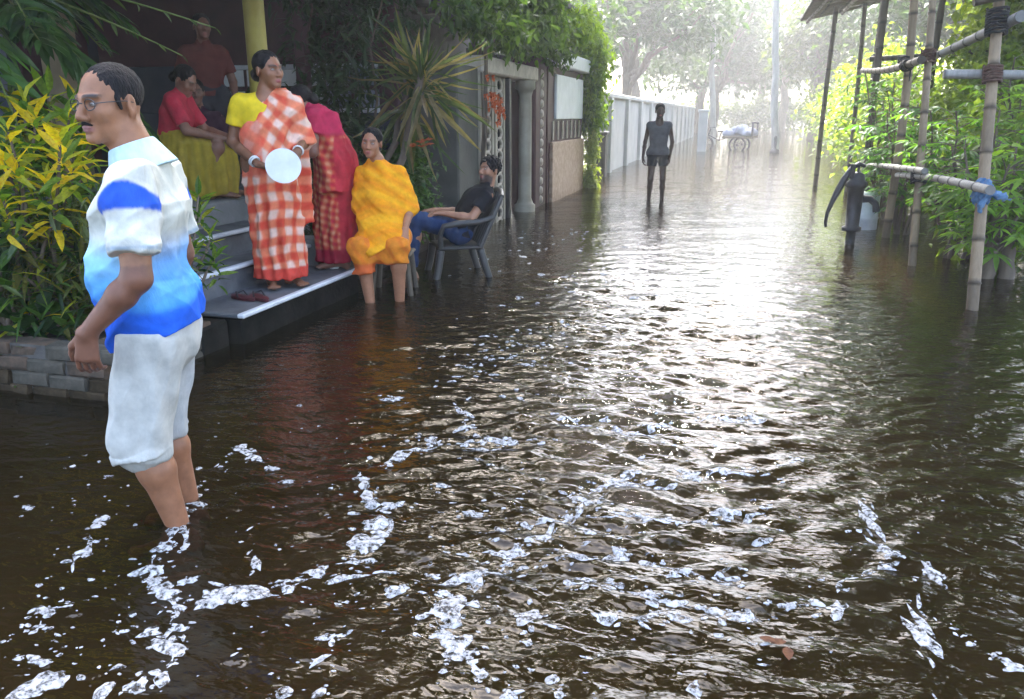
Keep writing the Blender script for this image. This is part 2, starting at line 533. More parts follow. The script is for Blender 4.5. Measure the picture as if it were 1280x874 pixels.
BIG = [(300, 742, 95, 26, .3), (265, 752, 50, 14, .4), (455, 680, 50, 24, 1.0), (470, 655, 42, 18, .8), (430, 722, 55, 10, .25), (560, 765, 50, 40, .2), (570, 810, 48, 34, -.3), (600, 842, 20, 26, 0),
       (655, 770, 38, 30, -.6), (635, 690, 46, 14, .2), (60, 855, 70, 34, .5), (135, 862, 24, 26, 0), (172, 860, 26, 26, 0), (190, 712, 40, 14, .4), (205, 735, 26, 18, .9), (218, 808, 26, 44, 1.2), (205, 684, 26, 16, .7),
       (187, 790, 38, 10, .5), (150, 835, 18, 12, 0), (575, 722, 50, 14, .4), (725, 625, 22, 22, .8), (760, 772, 34, 16, 0), (925, 772, 40, 14, 0), (1165, 716, 22, 26, 0), (1092, 660, 16, 40, 0), (1085, 640, 18, 22, 0), (1105, 688, 18, 18, 0), (1158, 800, 24, 60, 0),
       (1150, 775, 14, 40, 0), (845, 770, 40, 14, -.2), (868, 862, 20, 18, 0), (490, 500, 28, 7, 0), (552, 610, 22, 6, 0), (588, 641, 34, 6, 0), (535, 550, 20, 9, 0), (500, 570, 20, 10, .6), (455, 608, 16, 14, 0), (465, 632, 22, 8, -.6), (580, 515, 16, 14, .5), (585, 535, 14, 14, -.8),
       (320, 705, 14, 26, .3), (400, 828, 30, 8, .8), (405, 795, 36, 7, .1), (415, 800, 8, 18, .2), (1020, 755, 24, 12, .9), (985, 760, 30, 9, .3), (640, 868, 30, 14, 0), (400, 868, 20, 16, 0), (700, 868, 14, 12, 0), (490, 634, 30, 9, .4), (355, 868, 26, 20, .2)]
for b in BIG:
    put_foam(*b)
    for q in range(5):
        s_ = fr_.uniform(.15, .4)
        put_foam(b[0] + fr_.normal() * b[2] * .55, b[1] + fr_.normal() * b[3] * .6, b[2] * s_, b[3] * s_ * .9, fr_.uniform(-.6, .6))
STREAKS = [([(235, 645), (205, 690), (180, 722), (222, 760), (215, 830), (190, 860)], 16), ([(240, 755), (330, 735), (410, 708), (455, 690), (505, 632)], 22), ([(455, 605), (500, 568), (545, 552), (620, 556), (695, 553)], 26), ([(445, 600), (465, 635), (490, 640)], 10),
           ([(540, 768), (575, 745), (635, 695), (690, 655), (750, 615), (800, 585)], 26), ([(560, 735), (540, 770), (575, 815), (605, 860)], 22), ([(575, 505), (590, 545), (660, 556)], 12), ([(640, 660), (740, 640), (860, 655), (970, 635)], 36), ([(680, 700), (780, 690), (860, 720), (940, 720)], 34),
           ([(700, 730), (800, 740), (880, 765), (960, 770)], 28), ([(720, 610), (830, 600), (930, 590), (1000, 570)], 34), ([(240, 600), (300, 560), (350, 590)], 14), ([(150, 640), (110, 660), (90, 720)], 10), ([(250, 600), (235, 640), (220, 690)], 14), ([(690, 520), (780, 540), (880, 520), (960, 530)], 30),
           ([(1040, 780), (1060, 730), (1120, 700)], 8), ([(1190, 790), (1230, 815), (1270, 830)], 9), ([(0, 800), (40, 770), (90, 750)], 10)]
for pts, n in STREAKS:
    P = np.array(pts, float)
    L = np.concatenate(([0], np.cumsum(np.linalg.norm(np.diff(P, axis=0), axis=1))))
    for q in range(int(n * 1.5)):
        t = fr_.uniform(0, L[-1])
        u, v = np.interp(t, L, P[:, 0]) + fr_.normal() * 6, np.interp(t, L, P[:, 1]) + fr_.normal() * 4
        s_ = fr_.gamma(1.8, 3.4) * (.45 + (v - 400) / 700)
        put_foam(u, v, s_ * 1.5, s_ * fr_.uniform(.35, .8), fr_.uniform(-.5, .5))
def _streaky(u, v):
    p_ = gp(u, v)
    return math.sin(2.1 * p_[0] + 1.3 * math.sin(1.7 * p_[1]) + .8) * math.sin(2.6 * p_[1] + 1.5 * math.sin(1.9 * p_[0])) + .6 * math.sin(6.1 * p_[0] + 2 * p_[1]) * math.sin(5.2 * p_[1] - p_[0])
for q in range(2300):
    if q < 800:
        u, v = fr_.uniform(0, 720), 470 + 404 * fr_.beta(1.6, 1.2)
        s_ = fr_.gamma(1.5, 2.2) * (.4 + (v - 420) / 600)
    elif q < 1500:
        u, v = fr_.normal(820, 110), fr_.uniform(480, 874)
        s_ = fr_.gamma(1.7, 3.0) * (.35 + (v - 420) / 560)
    elif q < 2300:  # specks in this band copy sky glints on ripples as well as foam
        v = fr_.uniform(285, 520)
        u = fr_.normal(690 - (v - 285) * .25, 50)
        s_ = fr_.gamma(2.0, 1.4) * (.5 + (v - 285) / 350)
    else:
        u, v = fr_.uniform(250, 560), fr_.uniform(400, 600)
        s_ = fr_.gamma(1.6, 1.5)
    if v > 905 or u < -40 or (u < 250 and v < 520) or (u < 560 and v < 395) or s_ < 1 or _streaky(u, min(v, 900)) < fr_.uniform(-.5, .75):
        continue
    put_foam(u, v, s_ * fr_.uniform(1.0, 2.4), s_ * fr_.uniform(.35, .8), fr_.uniform(-.6, .6))
for pts, n in STREAKS:
    P = np.array(pts, float)
    L = np.concatenate(([0], np.cumsum(np.linalg.norm(np.diff(P, axis=0), axis=1))))
    for rep_ in range(2):
        m_ = max(8, int(L[-1] / 5))
        a0 = fr_.uniform(0, .25) if rep_ else 0.0
        t = np.linspace(a0, 1 - (fr_.uniform(0, .3) if rep_ else 0), m_) * L[-1]
        u, v = np.interp(t, L, P[:, 0]), np.interp(t, L, P[:, 1])
        ker = np.hanning(9)
        ker /= ker.sum()
        u, v = (np.convolve(np.pad(q, 4, mode='edge'), ker, 'valid') for q in (u, v))
        ph = fr_.uniform(0, 6.28, 6)
        off = 5 * np.sin(t / 23 + ph[0]) + 3 * np.sin(t / 9 + ph[1]) + rep_ * 7
        v = v + off * .6
        u = u + off
        wd = np.clip(.012 * np.sin(t / 17 + ph[2]) + .010 * np.sin(t / 7.3 + ph[3]) + .006 * np.sin(t / 3.1 + ph[4]) + .001, 0, .03) * (1.0 if rep_ == 0 else .6)
        wd[0] = wd[-1] = 0
        G_ = np.array([gp(a, min(b, 950.0)) for a, b in zip(u, v)])
        T_ = np.gradient(G_[:, :2], axis=0)
        T_ /= np.linalg.norm(T_, axis=1, keepdims=True) + 1e-9
        Nn = np.stack([-T_[:, 1], T_[:, 0]], 1)
        ja, jb = fr_.uniform(.5, 1.4, m_), fr_.uniform(.5, 1.4, m_)
        A1, A2 = G_[:, :2] + Nn * (wd * ja)[:, None], G_[:, :2] - Nn * (wd * jb)[:, None]
        hh = np.minimum(.004, wd * .3)
        Vr = np.concatenate([np.column_stack([A1, wave_h(A1[:, 0], A1[:, 1]) + .001]), np.column_stack([G_[:, :2], wave_h(G_[:, 0], G_[:, 1]) + .0012 + hh]), np.column_stack([A2, wave_h(A2[:, 0], A2[:, 1]) + .001])])
        keep = [i for i in range(m_ - 1) if wd[i] > .0015 or wd[i + 1] > .0015]
        if keep:
            Q = np.array([(i, i + m_, i + 1 + m_, i + 1) for i in keep] + [(i + m_, i + 2 * m_, i + 1 + 2 * m_, i + 1 + m_) for i in keep])
            fm.add(Vr, Q)
kind(fm.build('foam', M['foam'], smooth=True), 'stuff')

# ------------------------------------------------------------------ porch and steps on the left
def slab(name, lo, hi, m, parent=None, bev=.008, smooth=False):
    c = np.array([(lo[0] + hi[0]) / 2, (lo[1] + hi[1]) / 2, lo[2]])
    o = MB().box(np.array(lo) - c, np.array(hi) - c, bev).build(name, m, parent, smooth)
    o.location = c
    return o
porch = thing('porch', 'raised house porch with grey steps, yellow column and dark interior', 'porch', (0, 0, 0))
Y0, Y1 = 4.33, 6.0
slab('floor', (-7.6, 3.6, GROUND), (-4.053, 8.6, .74), M['concrete'], porch)
for i, (x0, x1, z) in enumerate(((-3.45, -3.0, .20), (-3.75, -3.453, .38), (-4.05, -3.753, .56))):
    s_ = slab('step', (x0, Y0, GROUND), (x1, Y1, z - .03), M['dark_concrete'] if i == 0 else M['step'], porch)
    t_ = slab('tread', (x0 - .0, Y0 - .015, z - .0295), (x1 + .025, Y1 + .015, z), M['step'], porch)
    e_ = slab('nosing', (x1 - .02, Y0 - .02, z - .026), (x1 + .032, Y1 + .02, z + .004), M['white_edge'], porch)
slab('cheek_wall', (-4.05, 6.025, GROUND), (-3.2, 6.25, .42), M['concrete'], porch, .015)
slab('cheek_wall', (-4.05, 4.025, GROUND), (-3.08, 4.305, .17), M['dark_concrete'], porch, .015)
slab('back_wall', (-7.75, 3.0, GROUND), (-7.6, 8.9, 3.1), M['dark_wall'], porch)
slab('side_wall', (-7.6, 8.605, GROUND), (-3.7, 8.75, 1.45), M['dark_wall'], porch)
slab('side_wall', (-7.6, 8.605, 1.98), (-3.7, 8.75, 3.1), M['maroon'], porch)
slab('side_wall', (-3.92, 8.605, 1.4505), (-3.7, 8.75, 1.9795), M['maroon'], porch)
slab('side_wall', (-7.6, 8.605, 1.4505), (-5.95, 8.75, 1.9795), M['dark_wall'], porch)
# side wall window; pane colours stand in for daylight and greenery outside
win = slab('window_frame', (-5.95, 8.60, 1.4505), (-3.92, 8.63, 1.50), M['white_edge'], porch)
slab('window_frame', (-5.95, 8.60, 1.93), (-3.92, 8.63, 1.979), M['white_edge'], porch)
slab('window_frame', (-5.95, 8.60, 1.70), (-3.92, 8.63, 1.735), M['maroon'], porch)
for i in range(6):
    xx = -5.95 + i * .338
    slab('window_frame', (xx, 8.595, 1.501), (xx + .03, 8.625, 1.929), M['maroon'], porch)
    for zz in (1.51, 1.745):
        slab('daylight_pane', (xx + .034, 8.61, zz), (xx + .334, 8.62, zz + .18), M['white'] if i < 4 else M['bluegrey'], porch, .003)
roof_ = slab('porch_roof', (-7.75, 2.6, 3.1), (-3.25, 8.9, 3.25), M['concrete'], porch)
slab('added_sky_blocker', (-3.33, 2.6, 2.42), (-3.25, 6.3, 3.098), M['maroon'], porch)  # unseen drop board added to keep sky light out of the porch
CX, CY = W(-2.20, 7.35)
col = MB().tube([(CX, CY, z_) for z_ in (.742, .9, .92, 2.9, 3.0, 3.1)], [.12, .12, .088, .088, .12, .12], 20)
col.build('column', M['yellow_paint'], porch, True)
slab('pillar', (-6.35, 6.45, .742), (-6.12, 6.68, 3.1), M['ochre'], porch)
slab('post', (-4.62, 8.05, .742), (-4.5, 8.17, 3.1), M['maroon'], porch)
door = slab('door', (-7.598, 6.5, .742), (-7.56, 7.25, 2.6), M['bluegrey'], porch)
slab('curtain', (-7.598, 7.4, .9), (-7.55, 8.4, 2.7), M['maroon'], porch)

# ------------------------------------------------------------------ brick planter
pl = thing('brick_planter', 'low weathered brick planter wall standing in water below the yellow crotons', 'planter', (0, 0, 0))
M['brick_wet'] = mat('brick_wet', (.022, .016, .009), (.06, .042, .024), .9, 12, .5, 50, spec=.1)
bt_lo = np.array((-.117, -.055, -.036))
bms = []
for i in range(6):
    r = np.random.default_rng(40 + i)
    b = MB().box(bt_lo, -bt_lo, .008)
    V = np.concatenate(b.v)
    V += r.normal(0, .0045, V.shape)
    me = mesh_np('brick', V, [np.concatenate(b.q), np.concatenate(b.t)], False)
    me.materials.append(M['brick'] if i % 3 else M['brick_grey'])
    bms.append(me)
br = np.random.default_rng(3)
bwet = []
for i in range(6):
    me = bms[i].copy()
    me.materials.clear()
    me.materials.append(M['brick_wet'])
    bwet.append(me)
for k in range(5):
    z = -.08 + k * .08
    off = .12 if k % 2 else 0
    for i in range(11):
        x = -5.6 + off + i * .245
        if x > -3.12:
            continue
        o = link('brick', (bwet if k < 2 or (k == 2 and br.uniform() < .4) else bms)[int(br.integers(6))], None, pl, (x + .1 + br.normal() * .006, 3.25 + br.normal() * .009, z + br.normal() * .004), br.normal() * .03)
    for i in range(3):
        o = link('brick', bms[int(br.integers(6))], None, pl, (-3.15 + br.normal() * .003, 3.44 + off * .9 + i * .245, z), math.pi / 2)
slab('mortar_core', (-5.6, 3.215, GROUND), (-3.118, 3.335, .265), M['mortar'], pl, 0)
slab('mortar_core', (-3.21, 3.34, GROUND), (-3.117, 4.02, .265), M['mortar'], pl, 0)
slab('soil', (-5.6, 3.34, GROUND), (-3.215, 4.02, .25), M['soil'], pl, .01)
kind(slab('garden_bed', (-4.05, 6.26, GROUND), (-3.25, 9.0, .06), M['soil'], None, .03), 'structure')
kind(slab('garden_bed', (-9.5, 1.5, GROUND), (-5.62, 3.5, .22), M['soil'], None, .03), 'structure')

# ------------------------------------------------------------------ gateway along the left bank
gate = thing('gateway', 'ornate house gateway with lattice grille, pale columns and dark doorway', 'gateway', (0, 0, 0))
GX = -3.1
slab('pillar', (GX - .5, 8.95, GROUND), (GX - .02, 9.72, 1.98), M['grey_pillar'], gate, .02)
slab('lintel', (GX - .35, 9.722, 1.92), (GX + .04, 12.55, 2.12), M['beige_stone'], gate, .02)
slab('jamb', (GX - .2, 9.73, GROUND), (GX, 9.98, 1.918), M['cream'], gate, .01)
slab('back_panel', (GX - .33, 9.985, GROUND), (GX - .28, 11.2, 1.918), M['black_iron'], gate, 0)
# lattice: two columns of linked pale rings
ring = MB()
th = np.linspace(0, 2 * np.pi, 11)
ring.tube(np.stack([np.zeros(11), .135 * np.cos(th), .085 * np.sin(th)], 1), .024, 6, False)
rme = mesh_np('lattice_ring', np.concatenate(ring.v), [np.concatenate(ring.q)], True)
rme.materials.append(M['beige_stone'])
for yy in (10.3, 10.85):
    for k in range(13):
        link('lattice_ring', rme, None, gate, (GX - .1, yy, -.05 + k * .155))
    for e in (-.2, .2):
        slab('lattice_bar', (GX - .13, yy + e - .03, GROUND), (GX - .07, yy + e + .03, 1.918), M['cream'], gate, .006)
slab('jamb', (GX - .24, 11.2, GROUND), (GX - .04, 11.28, 1.918), M['black_iron'], gate, .006)
slab('doorway_shade_sheet', (GX - .6, 11.0, GROUND), (GX - .5, 12.7, 2.3), M['black_iron'], gate, 0)  # near-black sheet standing in for the shade inside the open doorway
col = MB().tube([(GX - .05, 12.1, z) for z in (GROUND, .1, .12, .2, 1.7, 1.78, 1.8, 1.918)], [.16, .16, .13, .10, .095, .12, .15, .15], 20)
col.build('column', M['cream'], gate, True)
slab('pillar', (GX - .4, 12.56, GROUND), (GX + .0, 13.3, 2.35), M['maroon'], gate, .02)
for k in range(14):
    MB().tube([(GX + .0, 12.92, .1 + k * .15), (GX + .03, 12.92, .1 + k * .15), (GX + .035, 12.92, .1 + k * .15)], [.07, .05, .0], 8).build('stud', M['beige_stone'], gate, True)
bw = thing('boundary_wall', 'short boundary wall with brown panel below, white board above and white cap', 'wall', (0, 0, 0))
slab('wall', (GX - .25, 13.302, GROUND), (GX + .02, 16.3, 2.2), M['maroon'], bw, .01)
M['terrazzo'] = mat('terrazzo', (.26, .15, .09), (.44, .30, .21), .6, 14, .2, 60)
slab('panel', (GX + .021, 13.45, GROUND + .02), (GX + .08, 16.25, .99), M['terrazzo'], bw, .01)
slab('white_board', (GX + .021, 13.75, 1.36), (GX + .07, 16.1, 2.08), M['white'], bw, .01)
slab('cap', (GX - .3, 13.31, 2.202), (GX + .16, 16.35, 2.45), M['white'], bw, .02)
for k in range(7):
    slab('grille_bar', (GX + .021, 13.6 + k * .38, 1.02), (GX + .05, 13.66 + k * .38, 1.33), M['beige_stone'], bw, .006)
aw = thing('awning_roof', 'flat dark awning roof over the gateway with leaves hanging from it', 'awning', (0, 0, 0))
slab('roof_sheet', (GX - 2.4, 9.2, 3.16), (GX + .15, 16.6, 3.24), M['grey_pillar'], aw, .01)
for yy in (9.5, 11.5, 13.5, 15.5):
    slab('rafter', (GX - 2.4, yy, 3.05), (GX + .1, yy + .09, 3.157), M['bamboo_dark'], aw, .01)
slab('post', (GX - .3, 16.35, GROUND), (GX - .2, 16.45, 3.155), M['bamboo_dark'], aw, .01)
slab('post', (GX - 2.3, 16.35, GROUND), (GX - 2.2, 16.45, 3.155), M['bamboo_dark'], aw, .01)
house = thing('garden_house', 'dim plastered house wall standing back behind the gateway', 'house', (0, 0, 0))
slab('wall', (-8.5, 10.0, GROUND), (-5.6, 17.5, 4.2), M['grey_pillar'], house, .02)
slab('roof', (-8.7, 9.8, 4.2), (-5.3, 17.7, 4.35), M['concrete'], house, .02)
slab('shutter', (-5.598, 12.0, .9), (-5.56, 13.2, 2.1), M['dark_wall'], house, .01)
gp_ = thing('gate_post', 'dark square gate post rising from water past the vine', 'post', (-3.25, 19.6, 0))
MB().box((-.16, -.16, GROUND), (.16, .16, .98), .015).build('shaft', M['black_iron'], gp_)
MB().box((-.2, -.2, .981), (.2, .2, 1.06), .02).build('cap', M['black_iron'], gp_)
fw = thing('compound_wall', 'long pale compound wall with pilasters fading down the street', 'wall', (0, 0, 0))
slab('wall', (-3.55, 20.6, GROUND), (-3.3, 60, 1.85), M['far_wall'], fw, .01)
slab('coping', (-3.62, 20.5, 1.851), (-3.22, 60, 1.97), M['far_wall'], fw, .02)
for k in range(12):
    slab('pilaster', (-3.298, 21 + k * 3.2, GROUND), (-3.2, 21.35 + k * 3.2, 1.85), M['far_wall'], fw, .01)
fp = thing('wall_end_post', 'grey square post at the far end of the pale wall', 'post', (-1.55, 34.8, 0))
MB().box((-.18, -.18, GROUND), (.18, .18, 1.55), .02).build('shaft', M['far_wall'], fp)
MB().box((-.22, -.22, 1.551), (.22, .22, 1.66), .02).build('cap', M['far_wall'], fp)

# ------------------------------------------------------------------ vegetation helpers
def leaf_template(kind_='simple', w=.35, droop=.25, fold=.12):
    if kind_ == 'simple':
        V = [(0, 0, 0), (.45, -w / 2, fold * w), (1, 0, -droop), (.45, w / 2, fold * w), (.5, 0, -droop * .1)]
        F = [(0, 1, 4), (1, 2, 4), (0, 4, 3), (4, 2, 3)]
    else:
        V, F = [(0, 0, 0)], []
        xs_ = (.22, .5, .78)
        ws = (.8, 1.0, .62)
        for x, k in zip(xs_, ws):
            z = -droop * x ** 2
            V += [(x, -w / 2 * k, z + fold * w * k), (x, 0, z), (x, w / 2 * k, z + fold * w * k)]
        V.append((1, 0, -droop))
        F = [(0, 1, 2), (0, 2, 3)]
        for i in (0, 1):
            a, b = 1 + 3 * i, 4 + 3 * i
            F += [(a, b, b + 1), (a, b + 1, a + 1), (a + 1, b + 1, b + 2), (a + 1, b + 2, a + 2)]
        F += [(7, 10, 8), (8, 10, 9)]
    return np.array(V, float), np.array(F)
def frames(dirs, r):
    """rotation matrices with x along dirs, z leaning up, a little random roll"""
    d = dirs / (np.linalg.norm(dirs, axis=1, keepdims=True) + 1e-9)
    up = np.tile([0, 0, 1.0], (len(d), 1)) + r.normal(0, .35, d.shape)
    y = np.cross(up, d)
    y /= np.linalg.norm(y, axis=1, keepdims=True) + 1e-9
    z = np.cross(d, y)
    return np.stack([d, y, z], 2)
def scatter(T, F, pos, dirs, size, cols, r):
    R = frames(dirs, r)
    V = np.einsum('nij,mj->nmi', R, T) * size[:, None, None] + pos[:, None, :]
    n, m_ = len(pos), len(T)
    FF = F[None] + (np.arange(n) * m_)[:, None, None]
    C = np.repeat(cols[:, None, :], m_, 1)
    return V.reshape(-1, 3), FF.reshape(-1, F.shape[1]), C.reshape(-1, 3)
LT = leaf_template('simple', .5)
LN = leaf_template('long', .22, .35)
LW = leaf_template('long', .42, .3)
def mixc(c1, c2, t):
    return np.asarray(c1)[None] * (1 - t[:, None]) + np.asarray(c2)[None] * t[:, None]
def crown_pts(centers, radii, nclump, per, spread, r, flat=.7):
    """leaf positions in clumps through the volume of ellipsoids"""
    out, cid = [], []
    centers, radii = np.atleast_2d(centers), np.atleast_2d(radii)
    for k in range(nclump):
        i = int(r.integers(len(centers)))
        d = r.normal(size=3)
        d /= np.linalg.norm(d)
        c = centers[i] + radii[i] * d * r.uniform(.35, 1.0) ** .6
        p = c + r.normal(size=(per, 3)) * np.array([spread, spread, spread * flat])
        out.append(p)
        cid.append(np.full(per, k))
    return np.concatenate(out), np.concatenate(cid)
def foliage(centers, radii, nclump, per, spread, size, c1, c2, seed, T=LT, down=.25):
    r = np.random.default_rng(seed)
    P, cid = crown_pts(centers, radii, nclump, per, spread, r)
    n = len(P)
    d = r.normal(size=(n, 3))
    d[:, 2] = d[:, 2] * .5 - down
    cl = r.uniform(0, 1, nclump)[cid]
    t = np.clip(.55 * cl + .45 * r.uniform(0, 1, n), 0, 1)
    return scatter(T[0], T[1], P, d, size * r.uniform(.6, 1.35, n), mixc(c1, c2, t), r)
def limb(a, b, r0, r1, r, n=6, wob=.06):
    a, b = np.array(a, float), np.array(b, float)
    t = np.linspace(0, 1, n)[:, None]
    L = np.linalg.norm(b - a)
    P = a + (b - a) * t
    P[1:-1] += r.normal(0, wob * L * .4, (n - 2, 3))
    return P, np.linspace(r0, r1, n)
def tree(name, label, base, trunk_top, crowns, radii, nclump, per, spread, size, c1, c2, seed, tr=.14, mat_='bark', nl=9, cat='tree', group=None, T=LT):
    r = np.random.default_rng(seed)
    t = thing(name, label, cat, (base[0], base[1], base[2]), 0, group)
    b = np.array(base, float)
    mb = MB()
    tt = np.array(trunk_top, float) - b
    P, R = limb((0, 0, -.02), tt, tr, tr * .55, r, 8, .03)
    mb.tube(P, R, 10)
    crowns, radii = np.atleast_2d(np.array(crowns, float)) - b, np.atleast_2d(radii)
    for k in range(nl):
        i = k % len(crowns)
        d = r.normal(size=3)
        d /= np.linalg.norm(d)
        e = crowns[i] + radii[i] * d * .7
        s = P[int(r.integers(4, 8))]
        p2, r2 = limb(s, e, tr * .45, tr * .1, r, 6, .08)
        mb.tube(p2, r2, 6)
    mb.build('trunk', M[mat_], t, True)
    V, F, C = foliage(crowns, radii, nclump, per, spread, size, c1, c2, seed + 1, T)
    kind(obj('crown', V, F, M['leaf_bright'] if base[0] > 2 and base[1] < 30 else M['leaf'], t, False, C), 'stuff')
    return t
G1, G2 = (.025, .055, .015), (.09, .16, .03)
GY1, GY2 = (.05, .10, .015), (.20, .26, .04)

# trees over the houses on the left
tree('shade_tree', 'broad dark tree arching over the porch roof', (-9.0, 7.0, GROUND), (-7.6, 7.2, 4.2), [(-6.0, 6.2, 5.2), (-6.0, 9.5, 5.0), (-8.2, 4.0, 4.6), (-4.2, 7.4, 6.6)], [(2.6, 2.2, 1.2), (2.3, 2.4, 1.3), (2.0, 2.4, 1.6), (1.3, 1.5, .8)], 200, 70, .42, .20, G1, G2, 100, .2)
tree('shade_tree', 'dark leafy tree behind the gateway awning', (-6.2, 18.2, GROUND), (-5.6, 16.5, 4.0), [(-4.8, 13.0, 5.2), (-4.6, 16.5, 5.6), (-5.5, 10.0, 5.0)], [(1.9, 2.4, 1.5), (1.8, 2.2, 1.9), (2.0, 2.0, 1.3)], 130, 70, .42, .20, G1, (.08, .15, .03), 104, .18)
# added trees: unseen crowns placed to shade the near water and darken reflections
tree('added_canopy_tree', 'tall added tree whose unseen high boughs shade the flooded street', (6.5, 9.0, GROUND), (5.0, 8.5, 6.4), [(4.0, 8.0, 7.4), (1.2, 8.6, 8.6), (4.6, 12.0, 7.6), (-1.6, 8.4, 9.0), (1.4, 12.5, 8.9), (3.8, 4.5, 7.8)], [(2.2, 2.4, 1.3), (2.2, 2.2, 1.0), (2.2, 2.4, 1.4), (1.9, 2.0, .9), (2.2, 2.2, 1.0), (2.2, 2.2, 1.2)], 410, 62, .5, .26, G1, G2, 110, .24, nl=14)
tree('added_canopy_tree', 'second added tree whose unseen crowns darken the street water', (5.2, 17.5, GROUND), (4.2, 17.0, 6.6), [(-1.8, 15.0, 9.8), (-2.6, 12.0, 9.2), (-2.8, 18.5, 9.8), (-3.4, 22.0, 10.6), (-1.9, 21.0, 11.0)], [(1.5, 1.8, .9), (1.8, 2.0, .9), (1.6, 2.0, 1.0), (1.8, 2.0, 1.1), (1.2, 1.8, .9)], 260, 62, .5, .26, G1, G2, 114, .2, nl=10)

# far trees: each its own trunk and crown
FAR = [(-7.5, 30, 7.5, 3.4, 0), (-6.0, 42, 9.5, 4.2, 1), (-7.0, 56, 11, 5.0, 0), (-3.8, 72, 12, 5.2, 1), (1.5, 92, 13, 6.0, 0), (5.2, 66, 12, 4.6, 2), (6.6, 48, 10, 4.2, 0), (7.4, 34, 8.5, 3.6, 1), (8.2, 24, 7.0, 3.0, 2), (12, 42, 10, 4.6, 1), (11.5, 28, 9, 4.0, 0), (-1.0, 120, 14, 7.0, 2), (8.0, 100, 14, 6.5, 1), (14.5, 60, 12, 5.2, 2), (-13, 46, 10, 5.0, 2), (-9.5, 23, 7.5, 3.0, 1), (-2.0, 62, 10.5, 4.4, 1), (3.4, 80, 12, 5.0, 0), (4.2, 54, 9.5, 3.6, 2)]
FNAM = ['hazy tree leaning over the start of the pale compound wall', 'round hazy tree rising behind the middle of the pale wall', 'tall hazy tree behind the far half of the pale wall', 'hazy tree overhanging the street past the wall end post', 'broad hazy tree closing the street behind the cargo tricycle', 'slim yellowish tree behind the small bollard', 'hazy tree just past the tall bare trunk by the bollard', 'hazy tree overtopping the pale right bank bush', 'yellowish tree next to the slatted bamboo roof', 'hazy tree deep behind the right bank thicket', 'leafy hazy tree behind the twiggy tree on right bank', 'very faint tree at the very end of the street', 'faint tall tree behind the slim yellowish one', 'faint yellowish tree far behind the right bank', 'faint tree well behind the compound wall', 'dim tree in the yard beside the dark gate post', 'hazy tree reaching over the street beyond the wall end post', 'pale tree between the two tall bare trunks', 'yellowish hazy tree next to the tall trunk by the bollard']
FLAB = ['pale hazy tree with loose rounded crown far down the street', 'hazy spreading tree with drooping crown beyond the pale wall', 'slim hazy tree with yellowish crown beside the far water']
for i, (x, y, h, rr, kd) in enumerate(FAR):
    r = np.random.default_rng(200 + i)
    cs = [(x + r.normal() * rr * .35, y + r.normal() * rr * .35, h * .62 + r.uniform(-.16, .2) * h) for k in range(4)]
    rd = [np.array((rr * .62, rr * .62, h * .2)) * r.uniform(.75, 1.15) for k in range(4)]
    tree('street_tree', FNAM[i], (x, y, GROUND), (x + r.normal() * .3, y, h * .5), cs, rd, 90, 50, rr * .15, .32 + .004 * y, (.04, .075, .02), [(.07, .12, .03), (.055, .11, .035), (.13, .17, .04)][kd], 300 + i, .16 + .004 * y, group='trees far down the street', nl=7)
for (u, vb, vt, Yc, lab) in ((891, 172, -10, 42, 'tall pale bare trunk standing behind the cargo tricycle'), (969, 185, -20, 35, 'tall pale bare trunk behind the small bollard')):
    b = dp(u, vb, Yc)
    t_ = dp(u - 4, vt, Yc)
    tt = thing('palm_tree', lab, 'tree', (b[0], b[1], GROUND))
    mb = MB()
    r = np.random.default_rng(int(u))
    hh = t_[2] + 2.2
    P, R = limb((0, 0, 0), (t_[0] - b[0], 0, hh), .17, .12, r, 14, .006)
    R = R * (1 + .05 * np.sin(np.arange(14) * 2.2))
    mb.tube(P, R, 10)
    mb.build('trunk', M['bark_pale'], tt, True)
    for k in range(11):
        a = k / 11 * 6.28 + r.uniform(-.2, .2)
        L = r.uniform(1.7, 2.3)
        s = np.linspace(0, 1, 9)
        el = r.uniform(.1, .9)
        ray_ = np.stack([np.cos(a) * L * s * np.cos(el * .7), np.sin(a) * L * s * np.cos(el * .7), L * (s * math.sin(el) - .75 * s ** 2)], 1) + P[-1]
        n = 34
        tq = np.linspace(.12, 1, n)
        base = np.stack([np.interp(tq, s, ray_[:, i]) for i in range(3)], 1)
        side = np.where(np.arange(n) % 2 == 0, 1, -1)[:, None]
        lat = np.array([-np.sin(a), np.cos(a), 0])[None] * side
        d = lat * .9 + np.array([np.cos(a), np.sin(a), -.6])[None] * .6
        V, F, C = scatter(LN[0], LN[1], base, d, .55 * np.sin(np.pi * (tq * .8 + .12)) + .1, mixc((.04, .08, .02), (.12, .17, .05), r.uniform(0, 1, n)), r)
        obj('frond', V, F, M['leaf'], tt, False, C)

